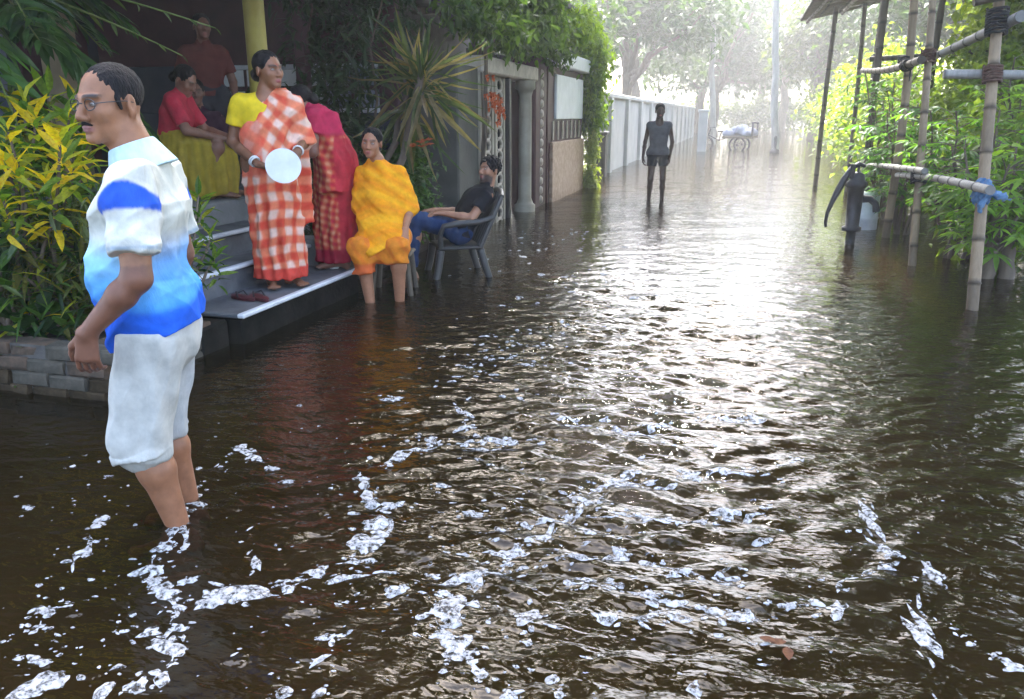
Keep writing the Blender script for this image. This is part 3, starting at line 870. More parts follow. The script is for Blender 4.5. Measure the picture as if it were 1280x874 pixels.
# ------------------------------------------------------------------ shrubs made of countable big leaves
def leaf_mesh(tag_, T, c, twist=0.0, seed=0):
    r = np.random.default_rng(seed)
    V = T[0].copy()
    V[:, 2] += .04 * np.sin(6 * V[:, 0] + r.uniform(0, 6)) * (V[:, 0] > 0)
    me = mesh_np('leaf', V, T[1], False, np.tile(np.asarray(c, np.float32), (len(V), 1)))
    me.materials.append(M['leaf_bright'])
    return me
def orient(d, r):
    R = frames(np.array([d]), r)[0]
    return Matrix([list(R[0]), list(R[1]), list(R[2])]).to_euler()
def big_leaf_plant(name, label, cat, base, heads, T, cols, size, seed, group=None, per=22, splay=1.0):
    """heads: local (x,y,z) tips of stems, each with a rosette of leaf objects"""
    r = np.random.default_rng(seed)
    t = thing(name, label, cat, base, 0, group)
    meshes = [[leaf_mesh('leaf', T, c, 0, seed + 7 * i + k) for k in range(2)] for i, c in enumerate(cols)]
    st = MB()
    for h in heads:
        P, R = limb((h[0] * .35, h[1] * .35, 0), h[:3], .014, .007, r, 6, .05)
        st.tube(P, R, 6)
        wts = np.array(h[3], float) if len(h) > 3 else np.ones(len(cols))
        wts = wts / wts.sum()
        for k in range(per):
            a = k * 2.4 + r.uniform(-.3, .3)
            q = k / per
            el = 1.15 - 1.55 * q + r.normal() * .12
            d = np.array([math.cos(a) * math.cos(el) * splay, math.sin(a) * math.cos(el) * splay, math.sin(el)])
            me = meshes[int(r.choice(len(cols), p=wts))][int(r.integers(2))]
            o = link('leaf', me, None, t)
            o.location = np.array(h[:3]) - np.array((0, 0, .28 * q * size / .2)) + d * .01
            o.rotation_euler = orient(d, r)
            s_ = size * r.uniform(.75, 1.2)
            o.scale = (s_, s_, s_)
    st.build('stem', M['bark'], t, True)
    return t
YEL, YG, LG, MG, DG, OL = (.74, .52, .02), (.42, .42, .03), (.16, .25, .03), (.07, .15, .025), (.02, .055, .012), (.16, .15, .035)
LC = leaf_template('long', .24, .4, .2)
LS = leaf_template('long', .13, .55, .2)
LB = leaf_template('long', .5, .3, .12)
def heads_at(base, uvs, Yc, wt=None):
    o = []
    for q in uvs:
        p = dp(q[0], q[1], Yc + (q[2] if len(q) > 2 else 0)) - np.array(base)
        o.append((p[0], p[1], p[2]) if wt is None else (p[0], p[1], p[2], wt))
    return o
b0 = (-3.9, 3.62, .25)
big_leaf_plant('croton', 'croton shrub with bright yellow and green leaves in the planter', 'shrub', b0,
               heads_at(b0, [(10, 165), (45, 150, .25), (75, 180), (20, 215), (60, 235), (90, 215, .3), (30, 130, .35), (85, 150, .4), (0, 240, -.1)], 4.25, (5, 4, 3, 1, .3, 0)), LC, [YEL, YG, LG, MG, DG, OL], .17, 501, 'crotons in the planter', 20)
b1 = (-3.75, 3.75, .25)
big_leaf_plant('croton', 'croton shrub with glossy green leaves behind the yellow one', 'shrub', b1,
               heads_at(b1, [(40, 195, .2), (70, 205, .15), (10, 270), (85, 245, .2), (50, 265, .1), (105, 190, .45), (15, 120, .5), (60, 120, .5), (100, 300, .2), (0, 195, .1), (95, 130, .6)], 4.3, (.6, 1.2, 4, 4, 1, .5)), LC, [YEL, YG, LG, MG, DG, OL], .19, 505, 'crotons in the planter', 20)
b1 = (-3.55, 3.7, .25)
big_leaf_plant('croton', 'croton shrub with narrow olive leaves low in the planter', 'shrub', b1,
               heads_at(b1, [(60, 300), (25, 290, -.05), (95, 290, .15), (100, 330), (70, 350, -.05), (30, 345, -.1), (110, 250, .3), (95, 380, -.05)], 4.35, (.3, 1.2, 1.5, 2, 1.5, 4)), LS, [YEL, YG, LG, MG, DG, OL], .19, 502, 'crotons in the planter', 22)
b2 = (-4.05, 3.55, .25)
big_leaf_plant('leafy_plant', 'broad leaved dark green plant at the planter corner', 'plant', b2,
               heads_at(b2, [(15, 385), (50, 395, .05), (0, 340), (80, 405, .05), (30, 415)], 4.2, (0, 0, 1, 3, 4, 0)), LB, [YEL, YG, LG, MG, DG, OL], .15, 503, None, 12)
b3 = (-3.25, 3.85, .25)
big_leaf_plant('leafy_plant', 'small green plant growing beside the lowest grey step', 'plant', b3,
               heads_at(b3, [(250, 270, .25), (262, 300, .1), (240, 315), (268, 325, .05), (248, 245, .3), (235, 290)], 4.75, (0, 1, 3, 3, 2, 0)), LC, [YEL, YG, LG, MG, DG, OL], .12, 504, None, 14)
# dense dark hedge behind them
def hedge(name, label, base, centers, radii, nclump, per, spread, size, c1, c2, seed, cat='shrub', T=LT, stems=7, group=None):
    lm = M['leaf_bright'] if base[0] > 0 else M['leaf']
    t = thing(name, label, cat, base, 0, group)
    r = np.random.default_rng(seed)
    c = np.atleast_2d(np.array(centers, float)) - np.array(base)
    V, F, C = foliage(c, radii, nclump, per, spread, size, c1, c2, seed, T)
    kind(obj('foliage', V, F, lm, t, False, C), 'stuff')
    mb = MB()
    for k in range(stems):
        i = k % len(c)
        e = c[i] + np.atleast_2d(radii)[i] * r.uniform(-.6, .6, 3)
        P, R = limb((c[i][0] * .5 + r.normal() * .1, c[i][1] * .5 + r.normal() * .1, 0), e, .022, .008, r, 6, .06)
        mb.tube(P, R, 6)
    mb.build('stem', M['bark'], t, True)
    return t
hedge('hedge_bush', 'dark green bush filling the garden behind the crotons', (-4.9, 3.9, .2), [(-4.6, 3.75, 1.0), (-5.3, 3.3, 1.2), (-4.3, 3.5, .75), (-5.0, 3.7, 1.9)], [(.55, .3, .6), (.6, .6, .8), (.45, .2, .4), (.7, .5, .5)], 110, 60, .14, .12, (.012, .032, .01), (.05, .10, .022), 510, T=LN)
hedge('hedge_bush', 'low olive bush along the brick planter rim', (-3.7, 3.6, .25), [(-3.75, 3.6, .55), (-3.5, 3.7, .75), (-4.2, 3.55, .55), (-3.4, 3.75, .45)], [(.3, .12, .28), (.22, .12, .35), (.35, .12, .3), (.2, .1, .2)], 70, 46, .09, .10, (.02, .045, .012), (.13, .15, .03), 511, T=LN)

# palm whose fronds arch over the top left corner
palm = thing('garden_palm', 'garden palm with long arching fronds over the man in blue and white', 'palm', (-5.3, 4.4, .2))
pr = np.random.default_rng(77)
crown = np.array((-4.9, 4.2, 2.35)) - np.array((-5.3, 4.4, .2))
P, R = limb((0, 0, 0), crown, .09, .06, pr, 9, .02)
MB().tube(P, R, 10).build('trunk', M['bark'], palm, True)
def frond(parent, o, d, L, droop, n, ll, c1, c2, r, T=LN):
    s = np.linspace(0, 1, 10)
    d = np.array(d, float)
    d /= np.linalg.norm(d)
    ray_ = o + d[None] * (L * s)[:, None] - np.array([0, 0, 1.])[None] * (droop * L * s ** 2)[:, None]
    mb = MB()
    mb.tube(ray_, np.linspace(.012, .004, 10), 5)
    tq = np.linspace(.15, 1, n)
    base = np.stack([np.interp(tq, s, ray_[:, i]) for i in range(3)], 1)
    lat = np.cross(d, (0, 0, 1.))
    lat /= np.linalg.norm(lat)
    side = np.where(np.arange(n) % 2 == 0, 1, -1)[:, None]
    dirs = lat[None] * side * .8 + d[None] * .7 + np.array([0, 0, -.35])[None] + r.normal(0, .12, (n, 3))
    V, F, C = scatter(T[0], T[1], base, dirs, ll * (.35 + np.sin(np.pi * (tq * .85 + .08))), mixc(c1, c2, r.uniform(0, 1, n)), r)
    fo = kind(obj('frond', V, F, M['leaf'], parent, False, C), 'stuff')
    mb.build('rachis', M['leaf_rib'], fo, True)
M['leaf_rib'] = mat('leaf_rib', (.10, .14, .03), (.2, .24, .06), .5, 8, .1, 40)
for k in range(26):
    a = k / 26 * 6.28 * 2 + pr.uniform(-.2, .2)
    frond(palm, crown, (math.cos(a), math.sin(a), pr.uniform(-.4, .6)), pr.uniform(.9, 1.5), pr.uniform(.3, .8), 56, .26, (.014, .05, .014), (.08, .17, .035), pr)
frond(palm, crown, dp(250, 40, 5.6) - np.array((-4.9, 4.2, 2.35)), 1.5, .12, 10, .10, (.05, .09, .02), (.12, .16, .04), pr)
frond(palm, crown, dp(300, 5, 5.6) - np.array((-4.9, 4.2, 2.35)), 1.7, .1, 10, .10, (.05, .09, .02), (.12, .16, .04), pr)

# spiky plant, shrub and creepers by the gateway
b4 = (-3.65, 7.6, .04)
spk = thing('spiky_plant', 'tall spiky plant with a rosette of long dry sword leaves', 'plant', b4)
c_ = dp(527, 92, 8.3) - np.array(b4)
r = np.random.default_rng(61)
mb = MB()
P, R = limb((.02, 0, 0), c_, .05, .035, r, 8, .03)
mb.tube(P, R, 8)
P2, R2 = limb((-.1, .05, 0), c_ + np.array((-.25, .2, -.2)), .045, .03, r, 8, .04)
mb.tube(P2, R2, 8)
mb.build('stem', M['bark'], spk, True)
SW = leaf_template('long', .07, .18, .3)
smesh = [leaf_mesh('leaf', SW, c, 0, 900 + i) for i, c in enumerate([(.20, .14, .08), (.10, .12, .05), (.05, .08, .03), (.24, .19, .11), (.03, .05, .02)])]
for k in range(110):
    a, el = r.uniform(0, 6.28), r.uniform(-1.2, 1.35)
    d = np.array([math.cos(a) * math.cos(el), math.sin(a) * math.cos(el), math.sin(el)])
    main = k < 78
    o = link('leaf', smesh[int(r.integers(4)) if el < .5 else int(r.integers(1, 5))], None, spk)
    o.location = (c_ if main else P2[-1]) - np.array((0, 0, r.uniform(0, .22)))
    o.rotation_euler = orient(d, r)
    s_ = r.uniform(.5, .85)
    o.scale = (s_, s_, s_)
hedge('flowering_shrub', 'round green shrub with few orange blooms beside the gateway pillar', (-3.5, 8.2, .04), [(-3.45, 8.1, .75), (-3.55, 8.35, .95), (-3.4, 8.0, .5)], [(.26, .3, .3), (.25, .25, .28), (.3, .35, .3)], 80, 46, .09, .085, (.02, .06, .015), (.10, .19, .04), 520)
for k, (u, v) in enumerate([(518, 176), (527, 172), (535, 180)]):
    pass
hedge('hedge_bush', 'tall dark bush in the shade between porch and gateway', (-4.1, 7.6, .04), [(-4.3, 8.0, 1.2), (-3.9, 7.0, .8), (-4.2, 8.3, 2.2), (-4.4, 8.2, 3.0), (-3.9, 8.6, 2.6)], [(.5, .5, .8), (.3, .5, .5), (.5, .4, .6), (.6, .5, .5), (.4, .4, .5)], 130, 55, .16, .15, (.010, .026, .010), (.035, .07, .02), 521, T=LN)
vine = thing('creeper', 'leafy creeper spilling over the gateway lintel', 'creeper', (-3.2, 9.75, GROUND))
def creeper(t, centers, radii, nclump, per, spread, size, c1, c2, seed, path):
    c = np.array(centers, float) - np.array(t.location)
    V, F, C = foliage(c, radii, nclump, per, spread, size, c1, c2, seed, LW, .6)
    kind(obj('foliage', V, F, M['leaf_bright'], t, False, C), 'stuff')
    mb = MB()
    P = np.array(path, float) - np.array(t.location)
    mb.tube(P, np.linspace(.03, .012, len(P)), 6)
    for k in range(4):
        mb.tube(P + np.random.default_rng(seed + k).normal(0, .05, P.shape), np.linspace(.015, .006, len(P)), 5)
    mb.build('stem', M['bark'], t, True)
creeper(vine, [(-3.15, 9.6, 2.6), (-3.1, 10.6, 2.55), (-3.05, 11.6, 2.6), (-3.0, 12.6, 2.65), (-3.0, 13.3, 2.5), (-3.1, 10.2, 2.95), (-3.0, 12.0, 3.0)], [(.3, .5, .28), (.28, .5, .28), (.28, .5, .3), (.28, .5, .32), (.22, .4, .3), (.3, .6, .2), (.3, .6, .2)], 120, 46, .13, .12, (.03, .06, .02), (.13, .22, .05), 530,
        [(-3.2, 9.75, GROUND), (-3.05, 9.76, 1.2), (-3.05, 9.8, 2.2), (-3.1, 10.5, 2.5), (-3.05, 12.0, 2.6), (-3.0, 13.2, 2.6)])
vin2 = thing('creeper', 'dense bright green creeper column hanging at the awning end', 'creeper', (-3.0, 16.75, GROUND))
creeper(vin2, [(-3.2, 16.5, 2.75), (-3.1, 16.6, 2.2), (-3.1, 16.6, 1.75), (-3.2, 16.2, 3.0), (-3.0, 16.7, 2.45), (-3.05, 16.65, 1.45), (-3.1, 15.4, 3.0), (-3.0, 14.4, 2.9)], [(.45, .4, .4), (.42, .4, .45), (.40, .35, .45), (.45, .6, .35), (.4, .3, .55), (.28, .3, .35), (.3, .8, .3), (.25, .7, .25)], 240, 60, .12, .11, (.06, .12, .02), (.26, .38, .05), 531,
        [(-3.0, 16.75, GROUND), (-2.98, 16.74, .8), (-2.95, 16.7, 1.6), (-2.9, 16.7, 2.6)])
creeper(thing('creeper', 'pale green creeper clinging to the low wall end below the vine', 'creeper', (-2.95, 16.6, GROUND)), [(-2.93, 16.5, .35), (-2.93, 16.55, .8), (-2.95, 16.5, .1)], [(.1, .22, .3), (.1, .2, .35), (.12, .25, .15)], 60, 40, .06, .08, (.16, .22, .06), (.32, .36, .10), 532, [(-2.95, 16.6, GROUND), (-2.95, 16.6, .4), (-2.95, 16.6, 1.2)])
fl = thing('flower_cluster', 'cluster of orange blooms hanging on the lattice gate column', 'flowers', (GX + .02, 10.15, 1.55))
r = np.random.default_rng(9)
pet = leaf_template('simple', .8, .2, .3)
for k in range(34):
    me = None
    o_ = np.array((r.uniform(0, .07), r.normal() * .13 + .1 * (k % 3 - 1), r.normal() * .13))
    o_[1] -= o_[2] * .7
    V, F, C = scatter(pet[0], pet[1], np.tile(o_, (6, 1)), np.stack([np.full(6, .6), np.cos(np.arange(6) * 1.05), np.sin(np.arange(6) * 1.05)], 1), np.full(6, .055), np.tile([.55, .12, .04], (6, 1)), r)
    obj('bloom', V, F, M['orange'], fl, False, C)
fb = thing('flower_cluster', 'few pale orange blooms on top of the round shrub', 'flowers', dp(525, 180, 8.25))
for k in range(9):
    o_ = np.array((r.normal() * .08, r.normal() * .08, r.normal() * .03))
    V, F, C = scatter(pet[0], pet[1], np.tile(o_, (6, 1)), np.stack([np.cos(np.arange(6) * 1.05), np.sin(np.arange(6) * 1.05), np.full(6, .5)], 1), np.full(6, .05), np.tile([.55, .25, .1], (6, 1)), r)
    obj('bloom', V, F, M['orange'], fb, False, C)

# ------------------------------------------------------------------ right bank: bamboo frame, plants
bf = thing('bamboo_frame', 'tied bamboo scaffold frame of poles and rails standing in the water', 'scaffold', (0, 0, 0))
def bamboo(name, a, b, r0, r1, m, parent, node=.32, seed=0, sag=0):
    a, b = np.array(a, float), np.array(b, float)
    L = np.linalg.norm(b - a)
    r = np.random.default_rng(seed)
    pts, rad = [], []
    t = 0
    while t < L:
        for dt, k in ((0, 1.0), (node * .1, .97), (node * .9, .97), (node * .96, 1.0), (node * .98, 1.13)):
            if t + dt < L:
                pts.append(t + dt)
                rad.append(k)
        t += node
    pts.append(L)
    rad.append(1)
    pts, rad = np.array(pts), np.array(rad)
    P = a + (b - a) * (pts / L)[:, None]
    bow = np.sin(np.pi * pts / L)[:, None] * r.normal(0, .006 * L, 3)[None]
    P = P + bow
    P[:, 2] -= sag * np.sin(np.pi * pts / L)
    rr = (r0 + (r1 - r0) * pts / L) * rad
    base = P[0].copy()
    cc = {'bamboo': (.27, .19, .115), 'bamboo_dark': (.085, .065, .045), 'bamboo_grey': (.30, .28, .25)}[m]
    ph = (pts % node) / node
    dk = np.where((ph > .955) | (ph < .03), .32, np.where(ph > .9, .75, 1.0)) * (1 + .12 * r.normal(size=len(pts)))
    wet = np.clip((P[:, 2] - .0) / .25, .45, 1)
    cv = np.repeat((dk * wet)[:, None] * np.array(cc)[None], 12, 0)
    cv = np.vstack([cv, np.tile(np.array(cc) * .6, (26, 1))])
    return MB().tube(P - base, rr, 12).build(name, M['bamboo_attr'], parent, True, base, 0.0, cv)
def lashing(c, axis, rad, m, parent, turns=5, w=.1, seed=0):
    r = np.random.default_rng(seed)
    th = np.linspace(0, 2 * np.pi * turns, turns * 12)
    ax = np.array(axis, float)
    ax /= np.linalg.norm(ax)
    u_ = np.cross(ax, (0, 1, 0.2))
    u_ /= np.linalg.norm(u_)
    v_ = np.cross(ax, u_)
    P = ax[None] * (np.linspace(-w / 2, w / 2, len(th)) + r.normal(0, .004, len(th)))[:, None] + rad * (np.cos(th)[:, None] * u_ + np.sin(th)[:, None] * v_)
    mb = MB().tube(P, .011, 5)
    mb.tube([P[-1], P[-1] + v_ * .03 - np.array((0, 0, .05)), P[-1] + v_ * .04 - np.array((0, 0, .12))], [.009, .008, .005], 5)
    o = mb.build('lashing', M[m], parent, True)
    o.location = c
    return o
def pole_px(bu, bv, tu, tv, x0, r0, r1, m, seed, top=2.9, node=.33):
    b = gp(bu, bv)
    y_, z_ = xp(tu, tv, b[0])[1:]
    # straight pole through both sightings, kept in the frame's plane, footed in the mud
    d = np.array((0, y_ - b[1], z_))
    a = b + d * (GROUND / d[2])
    e = b + d * (top / d[2])
    return a, e, bamboo('pole', a, e, r0, r1, m, bf, node, seed)
a1, e1, p1 = pole_px(1215, 387, 1246, 30, 0, .046, .039, 'bamboo', 1)
a2, e2, p2 = pole_px(1140, 332, 1164, 20, 0, .040, .034, 'bamboo', 2)
def on(a, e, z):
    return a + (e - a) * ((z - a[2]) / (e[2] - a[2]))
p3 = bamboo('pole', (1.78, 10.6, GROUND), (1.72, 10.5, 3.0), .05, .045, 'bamboo', bf, .33, 3)
p3b = bamboo('pole', (1.85, 13.2, GROUND), (1.8, 13.1, 3.1), .055, .05, 'bamboo_dark', bf, .35, 4)
p4 = bamboo('pole', (1.58, 18.3, GROUND), (1.62, 18.2, 3.5), .05, .045, 'bamboo_dark', bf, .35, 5)
p5 = bamboo('pole', (2.05, 17.0, GROUND), (2.0, 17.0, 3.4), .045, .04, 'bamboo_dark', bf, .35, 6)
p6 = bamboo('pole', (3.4, 8.8, GROUND), (3.4, 8.9, 3.0), .05, .045, 'bamboo_dark', bf, .33, 7)
p7 = bamboo('pole', (3.6, 12.8, GROUND), (3.6, 12.8, 3.1), .05, .045, 'bamboo_dark', bf, .33, 8)
# low rail (grey) through poles 1-3, upper rail, side rails
bamboo('rail', xp(1238, 238, 1.69), xp(1122, 219, 1.69), .034, .030, 'bamboo_grey', bf, .36, 11)
bamboo('rail', xp(1156, 214, 1.66), xp(1066, 207, 1.66), .030, .026, 'bamboo_grey', bf, .36, 12)
bamboo('rail', on(a1, e1, 2.08) + np.array((.09, -.25, .03)), on(a2, e2, 1.98) + np.array((.085, .3, 0)), .042, .036, 'bamboo_grey', bf, .36, 13)
bamboo('rail', on(a2, e2, 2.0) + np.array((-.09, -.2, -.06)), (1.63, 13.3, 2.05), .04, .034, 'bamboo_dark', bf, .36, 14)
bamboo('rail', on(a1, e1, 1.72) + np.array((-.32, .085, .01)), on(a1, e1, 1.72) + np.array((1.9, .09, -.06)), .036, .034, 'bamboo_grey', bf, .3, 15)
bamboo('rail', on(a1, e1, 2.12) + np.array((-.2, -.09, .12)), on(a1, e1, 2.12) + np.array((2.0, -.1, .5)), .04, .034, 'bamboo_dark', bf, .3, 16)
bamboo('rail', (1.7, 13.2, 2.2), (3.9, 12.7, 2.3), .04, .03, 'bamboo_dark', bf, .3, 17)
lashing(on(a1, e1, 1.72), e1 - a1, .062, 'rope', bf, 6, .13, 1)
lashing(on(a1, e1, 2.10), e1 - a1, .072, 'black_rope', bf, 8, .20, 2)
lashing(on(a2, e2, 1.98), e2 - a2, .062, 'rope', bf, 6, .14, 3)
lashing(on(a2, e2, .84), e2 - a2, .068, 'black_rope', bf, 6, .13, 4)
lashing((1.72, 10.5, 2.0), (0, 0, 1), .064, 'black_rope', bf, 7, .15, 5)
lashing(on(a2, e2, 1.98) + np.array((-.09, .55, -.05)), (0, 1, 0), .055, 'black_rope', bf, 6, .16, 6)
# bamboo lean-to roof at the top
br_ = thing('bamboo_roof', 'dark slatted bamboo lean-to roof above the scaffold poles', 'roof', (0, 0, 0))
for k in range(30):
    yy = 13.4 + k * .22
    bamboo('slat', (1.05, yy, 3.42), (2.95, yy + .1, 3.84), .032, .028, 'bamboo_dark', br_, .4, 400 + k)
for k, xx in enumerate((1.2, 1.9, 2.7)):
    z = 3.42 + (xx - 1.05) * .221 - .06
    bamboo('rafter', (xx, 13.1, z), (xx, 19.9, z), .04, .034, 'bamboo_dark', br_, .4, 430 + k)
for xx in (2.62,):
    for yy in (13.5, 19.4):
        bamboo('post', (xx, yy, GROUND), (xx, yy, 3.7), .05, .045, 'bamboo_dark', br_, .35, 440)
# blue cloth knotted at the pole
KNOT = on(a1, e1, .86)
kn = thing('knotted_cloth', 'faded blue cloth knotted round pole and grey rail', 'cloth', on(a1, e1, .86))
# plants under and behind the frame
LP = leaf_template('long', .40, .45, .15)
def palmate(base_dirs, tips, r, size, c1, c2):
    """compound leaves: six narrow leaflets fanned round each tip"""
    Vs, Fs, Cs, n0 = [], [], [], 0
    n = len(tips)
    k = 6
    pos = np.repeat(tips, k, 0)
    a = np.tile(np.linspace(-1.9, 1.9, k), n)
    d0 = np.repeat(base_dirs / (np.linalg.norm(base_dirs, axis=1, keepdims=True) + 1e-9), k, 0)
    lat = np.cross(d0, np.tile([0, 0, 1.], (len(d0), 1)))
    lat /= np.linalg.norm(lat, axis=1, keepdims=True) + 1e-9
    d = d0 * np.cos(a)[:, None] + lat * np.sin(a)[:, None]
    d[:, 2] -= .15
    t = np.repeat(r.uniform(0, 1, n), k)
    return scatter(LN[0], LN[1], pos, d, np.repeat(size * r.uniform(.7, 1.25, n), k) * np.tile([.7, .9, 1, 1, .9, .7], n), mixc(c1, c2, t), r)
def cassava(label, base, h, rad, n, seed, c1, c2, size=.17):
    r = np.random.default_rng(seed)
    t = thing('cassava_plant', label, 'plant', base, 0, 'leafy plants under the bamboo frame')
    mb = MB()
    tips, dirs = [], []
    for k in range(6):
        a = r.uniform(0, 6.28)
        e = np.array((math.cos(a) * rad * r.uniform(.3, .9), math.sin(a) * rad * r.uniform(.3, .9), h * r.uniform(.7, 1.0)))
        P, R = limb((r.normal() * .06, r.normal() * .06, 0), e, .022, .008, r, 8, .05)
        mb.tube(P, R, 6)
        for j in range(n // 6):
            q = r.uniform(.35, 1)
            s = np.array([np.interp(q, np.linspace(0, 1, 8), P[:, i]) for i in range(3)])
            aa = r.uniform(0, 6.28)
            d = np.array((math.cos(aa), math.sin(aa), r.uniform(-.2, .5)))
            tip = s + d * r.uniform(.1, .35)
            mb.tube([s, (s + tip) / 2 + np.array((0, 0, .02)), tip], .004, 4, False)
            tips.append(tip)
            dirs.append(d)
    mb.build('stem', M['bark'], t, True)
    V, F, C = palmate(np.array(dirs), np.array(tips), r, size, c1, c2)
    kind(obj('foliage', V, F, M['leaf_bright'], t, False, C), 'stuff')
    return t
cs_ = np.random.default_rng(70)
CASS = [((2.05, 10.9), 1.75, .65, (.03, .085, .02), (.10, .22, .04), 'dark leafy plant against the thin poles by the hand pump'), ((2.25, 9.2), 1.7, .6, (.04, .10, .02), (.13, .26, .04), 'leafy plant filling the gap between the two nearest poles'), ((2.0, 12.4), 2.2, .6, (.03, .08, .02), (.10, .20, .04), 'tall leafy plant below the slatted roof'),
        ((2.3, 8.1), 1.35, .45, (.06, .13, .02), (.20, .32, .05), 'bright leafy plant right behind the nearest bamboo pole'), ((2.75, 9.8), 2.0, .7, (.06, .12, .02), (.20, .32, .05), 'bright tall leafy plant behind the dark stump'), ((3.1, 11.0), 2.5, .8, (.07, .12, .02), (.24, .34, .05), 'tallest bright leafy plant reaching the upper grey rail')]
for i, (xy, h, rd, c1, c2, lab) in enumerate(CASS):
    cassava(lab, (xy[0], xy[1], GROUND), h, rd, 150, 600 + i, np.array(c1) * 1.4, np.array(c2) * 1.35)
hedge('bank_bush', 'thick sunlit bush on the right bank behind bamboo frame', (3.0, 11.5, GROUND), [(2.7, 10.2, .8), (2.9, 11.6, 1.0), (2.7, 13.0, 1.0), (3.2, 12.4, 1.9), (2.6, 9.0, .6)], [(.4, .7, .7), (.45, .8, .8), (.4, .9, .8), (.5, 1.2, .6), (.35, .6, .5)], 190, 60, .17, .13, (.06, .11, .02), (.24, .32, .05), 610)
hedge('bank_bush', 'taller yellow green thicket behind the right bank', (4.4, 15.5, GROUND), [(4.0, 13.8, 1.4), (4.3, 15.4, 2.4), (4.8, 17.5, 2.8), (4.2, 14.2, 2.6), (5.2, 19.5, 2.0), (3.7, 12.6, 2.4)], [(.7, 1.2, 1.1), (.8, 1.4, 1.2), (.9, 1.6, 1.3), (.7, 1.0, .9), (1, 1.5, 1.6), (.5, .8, .7)], 260, 60, .24, .17, (.07, .11, .02), (.28, .34, .06), 611)
hedge('bank_bush', 'pale bush on the right bank past the slatted roof', (3.4, 19, GROUND), [(2.9, 15.5, .8), (3.0, 18.0, 1.2), (3.2, 20.5, 1.5), (3.4, 23.5, 1.8)], [(.7, 1.2, .8), (.8, 1.4, 1.1), (1.0, 1.6, 1.4), (1.2, 2.0, 1.6)], 170, 60, .24, .19, (.07, .12, .02), (.24, .32, .06), 612)
tree('bank_tree', 'spreading green tree with boughs high above the bamboo poles', (4.6, 16.2, GROUND), (3.9, 15.6, 4.2), [(2.9, 13.8, 4.7), (3.3, 16.6, 5.5), (2.8, 11.4, 4.2), (3.8, 19.4, 6.2), (4.4, 13.0, 5.6), (4.6, 16.5, 7.0), (3.4, 9.4, 4.4), (4.2, 11.0, 6.2)], [(1.0, 1.4, .8), (1.2, 1.5, 1.0), (.9, 1.2, .7), (1.3, 1.6, 1.2), (1.3, 1.6, 1.1), (1.5, 1.8, 1.3), (1.0, 1.2, .8), (1.2, 1.5, 1.0)], 210, 60, .3, .2, (.05, .10, .02), (.20, .29, .05), 619, .14, nl=16)
tree('bank_tree', 'leafy young tree leaning over bamboo roof on right bank', (5.6, 19.5, GROUND), (5.4, 19.0, 3.0), [(5.0, 18.4, 4.2), (5.8, 19.6, 4.8), (6.2, 21.0, 4.4)], [(1.2, 1.3, .9), (1.2, 1.3, 1.0), (1.2, 1.3, 1.0)], 90, 60, .3, .2, (.05, .10, .02), (.2, .28, .05), 620, .1)
tree('bank_tree', 'twiggy tree with thin pale stems behind right thicket', (4.0, 12.6, GROUND), (3.9, 12.8, 2.6), [(3.7, 12.4, 3.2), (4.1, 13.6, 3.6), (4.2, 14.6, 3.4)], [(.8, .9, .6), (.9, 1.0, .7), (.9, 1.0, .7)], 90, 60, .25, .15, (.05, .10, .02), (.26, .32, .06), 621, .07, 'bark_pale', 16)
hedge('far_thicket', 'faint low thicket closing the far end of the flooded street', (1.0, 88, GROUND), [(-6, 84, 1.2), (-2, 88, 1.4), (2, 90, 1.5), (6, 86, 1.4), (9, 78, 1.6), (-9, 78, 1.4)], [(2.6, 2, 1.5), (2.6, 2, 1.6), (2.6, 2, 1.7), (2.6, 2, 1.6), (2.6, 3, 1.8), (2.6, 3, 1.6)], 170, 50, .6, .5, (.05, .08, .025), (.13, .17, .05), 640)
hedge('far_thicket', 'pale thicket along the right bank beside the small bollard', (4.6, 40, GROUND), [(4.4, 30, 1.2), (4.6, 35, 1.3), (4.8, 40, 1.5), (5.0, 46, 1.5), (5.0, 54, 1.6)], [(1.3, 2.4, 1.2), (1.3, 2.6, 1.4), (1.4, 2.8, 1.5), (1.4, 3, 1.6), (1.5, 3.4, 1.7)], 170, 50, .4, .32, (.06, .10, .025), (.18, .23, .05), 641)
# dark stump and stalks in the water at right
st_ = thing('tree_stump', 'dark rotting stump standing in water behind the nearest pole', 'stump', (2.32, 8.1, GROUND))
r = np.random.default_rng(8)
mb = MB()
for k in range(5):
    a = r.uniform(0, 6.28)
    o_ = np.array((math.cos(a) * .06, math.sin(a) * .06, 0))
    P, R = limb(o_ * 1.6, o_ * .9 + np.array((0, 0, r.uniform(.5, .85))), .085, .05, r, 7, .04)
    mb.tube(P, R * (1 + r.normal(0, .06, len(R))), 9)
mb.build('trunk', M['bark'], st_, True)
for k in range(16):
    x, y = r.uniform(1.9, 3.6), r.uniform(7.5, 14)
    h = r.uniform(.7, 1.4)
    P, R = limb((0, 0, 0), (r.normal() * .12, r.normal() * .12, h), .02, .012, r, 6, .05)
    tag(MB().tube(P, R, 6).build('plant_stalk', M['bark'], None, True, (x, y, GROUND)), 'bare brown stalk standing in water under the leafy plants', 'stalk', 'bare stalks under the bamboo frame')

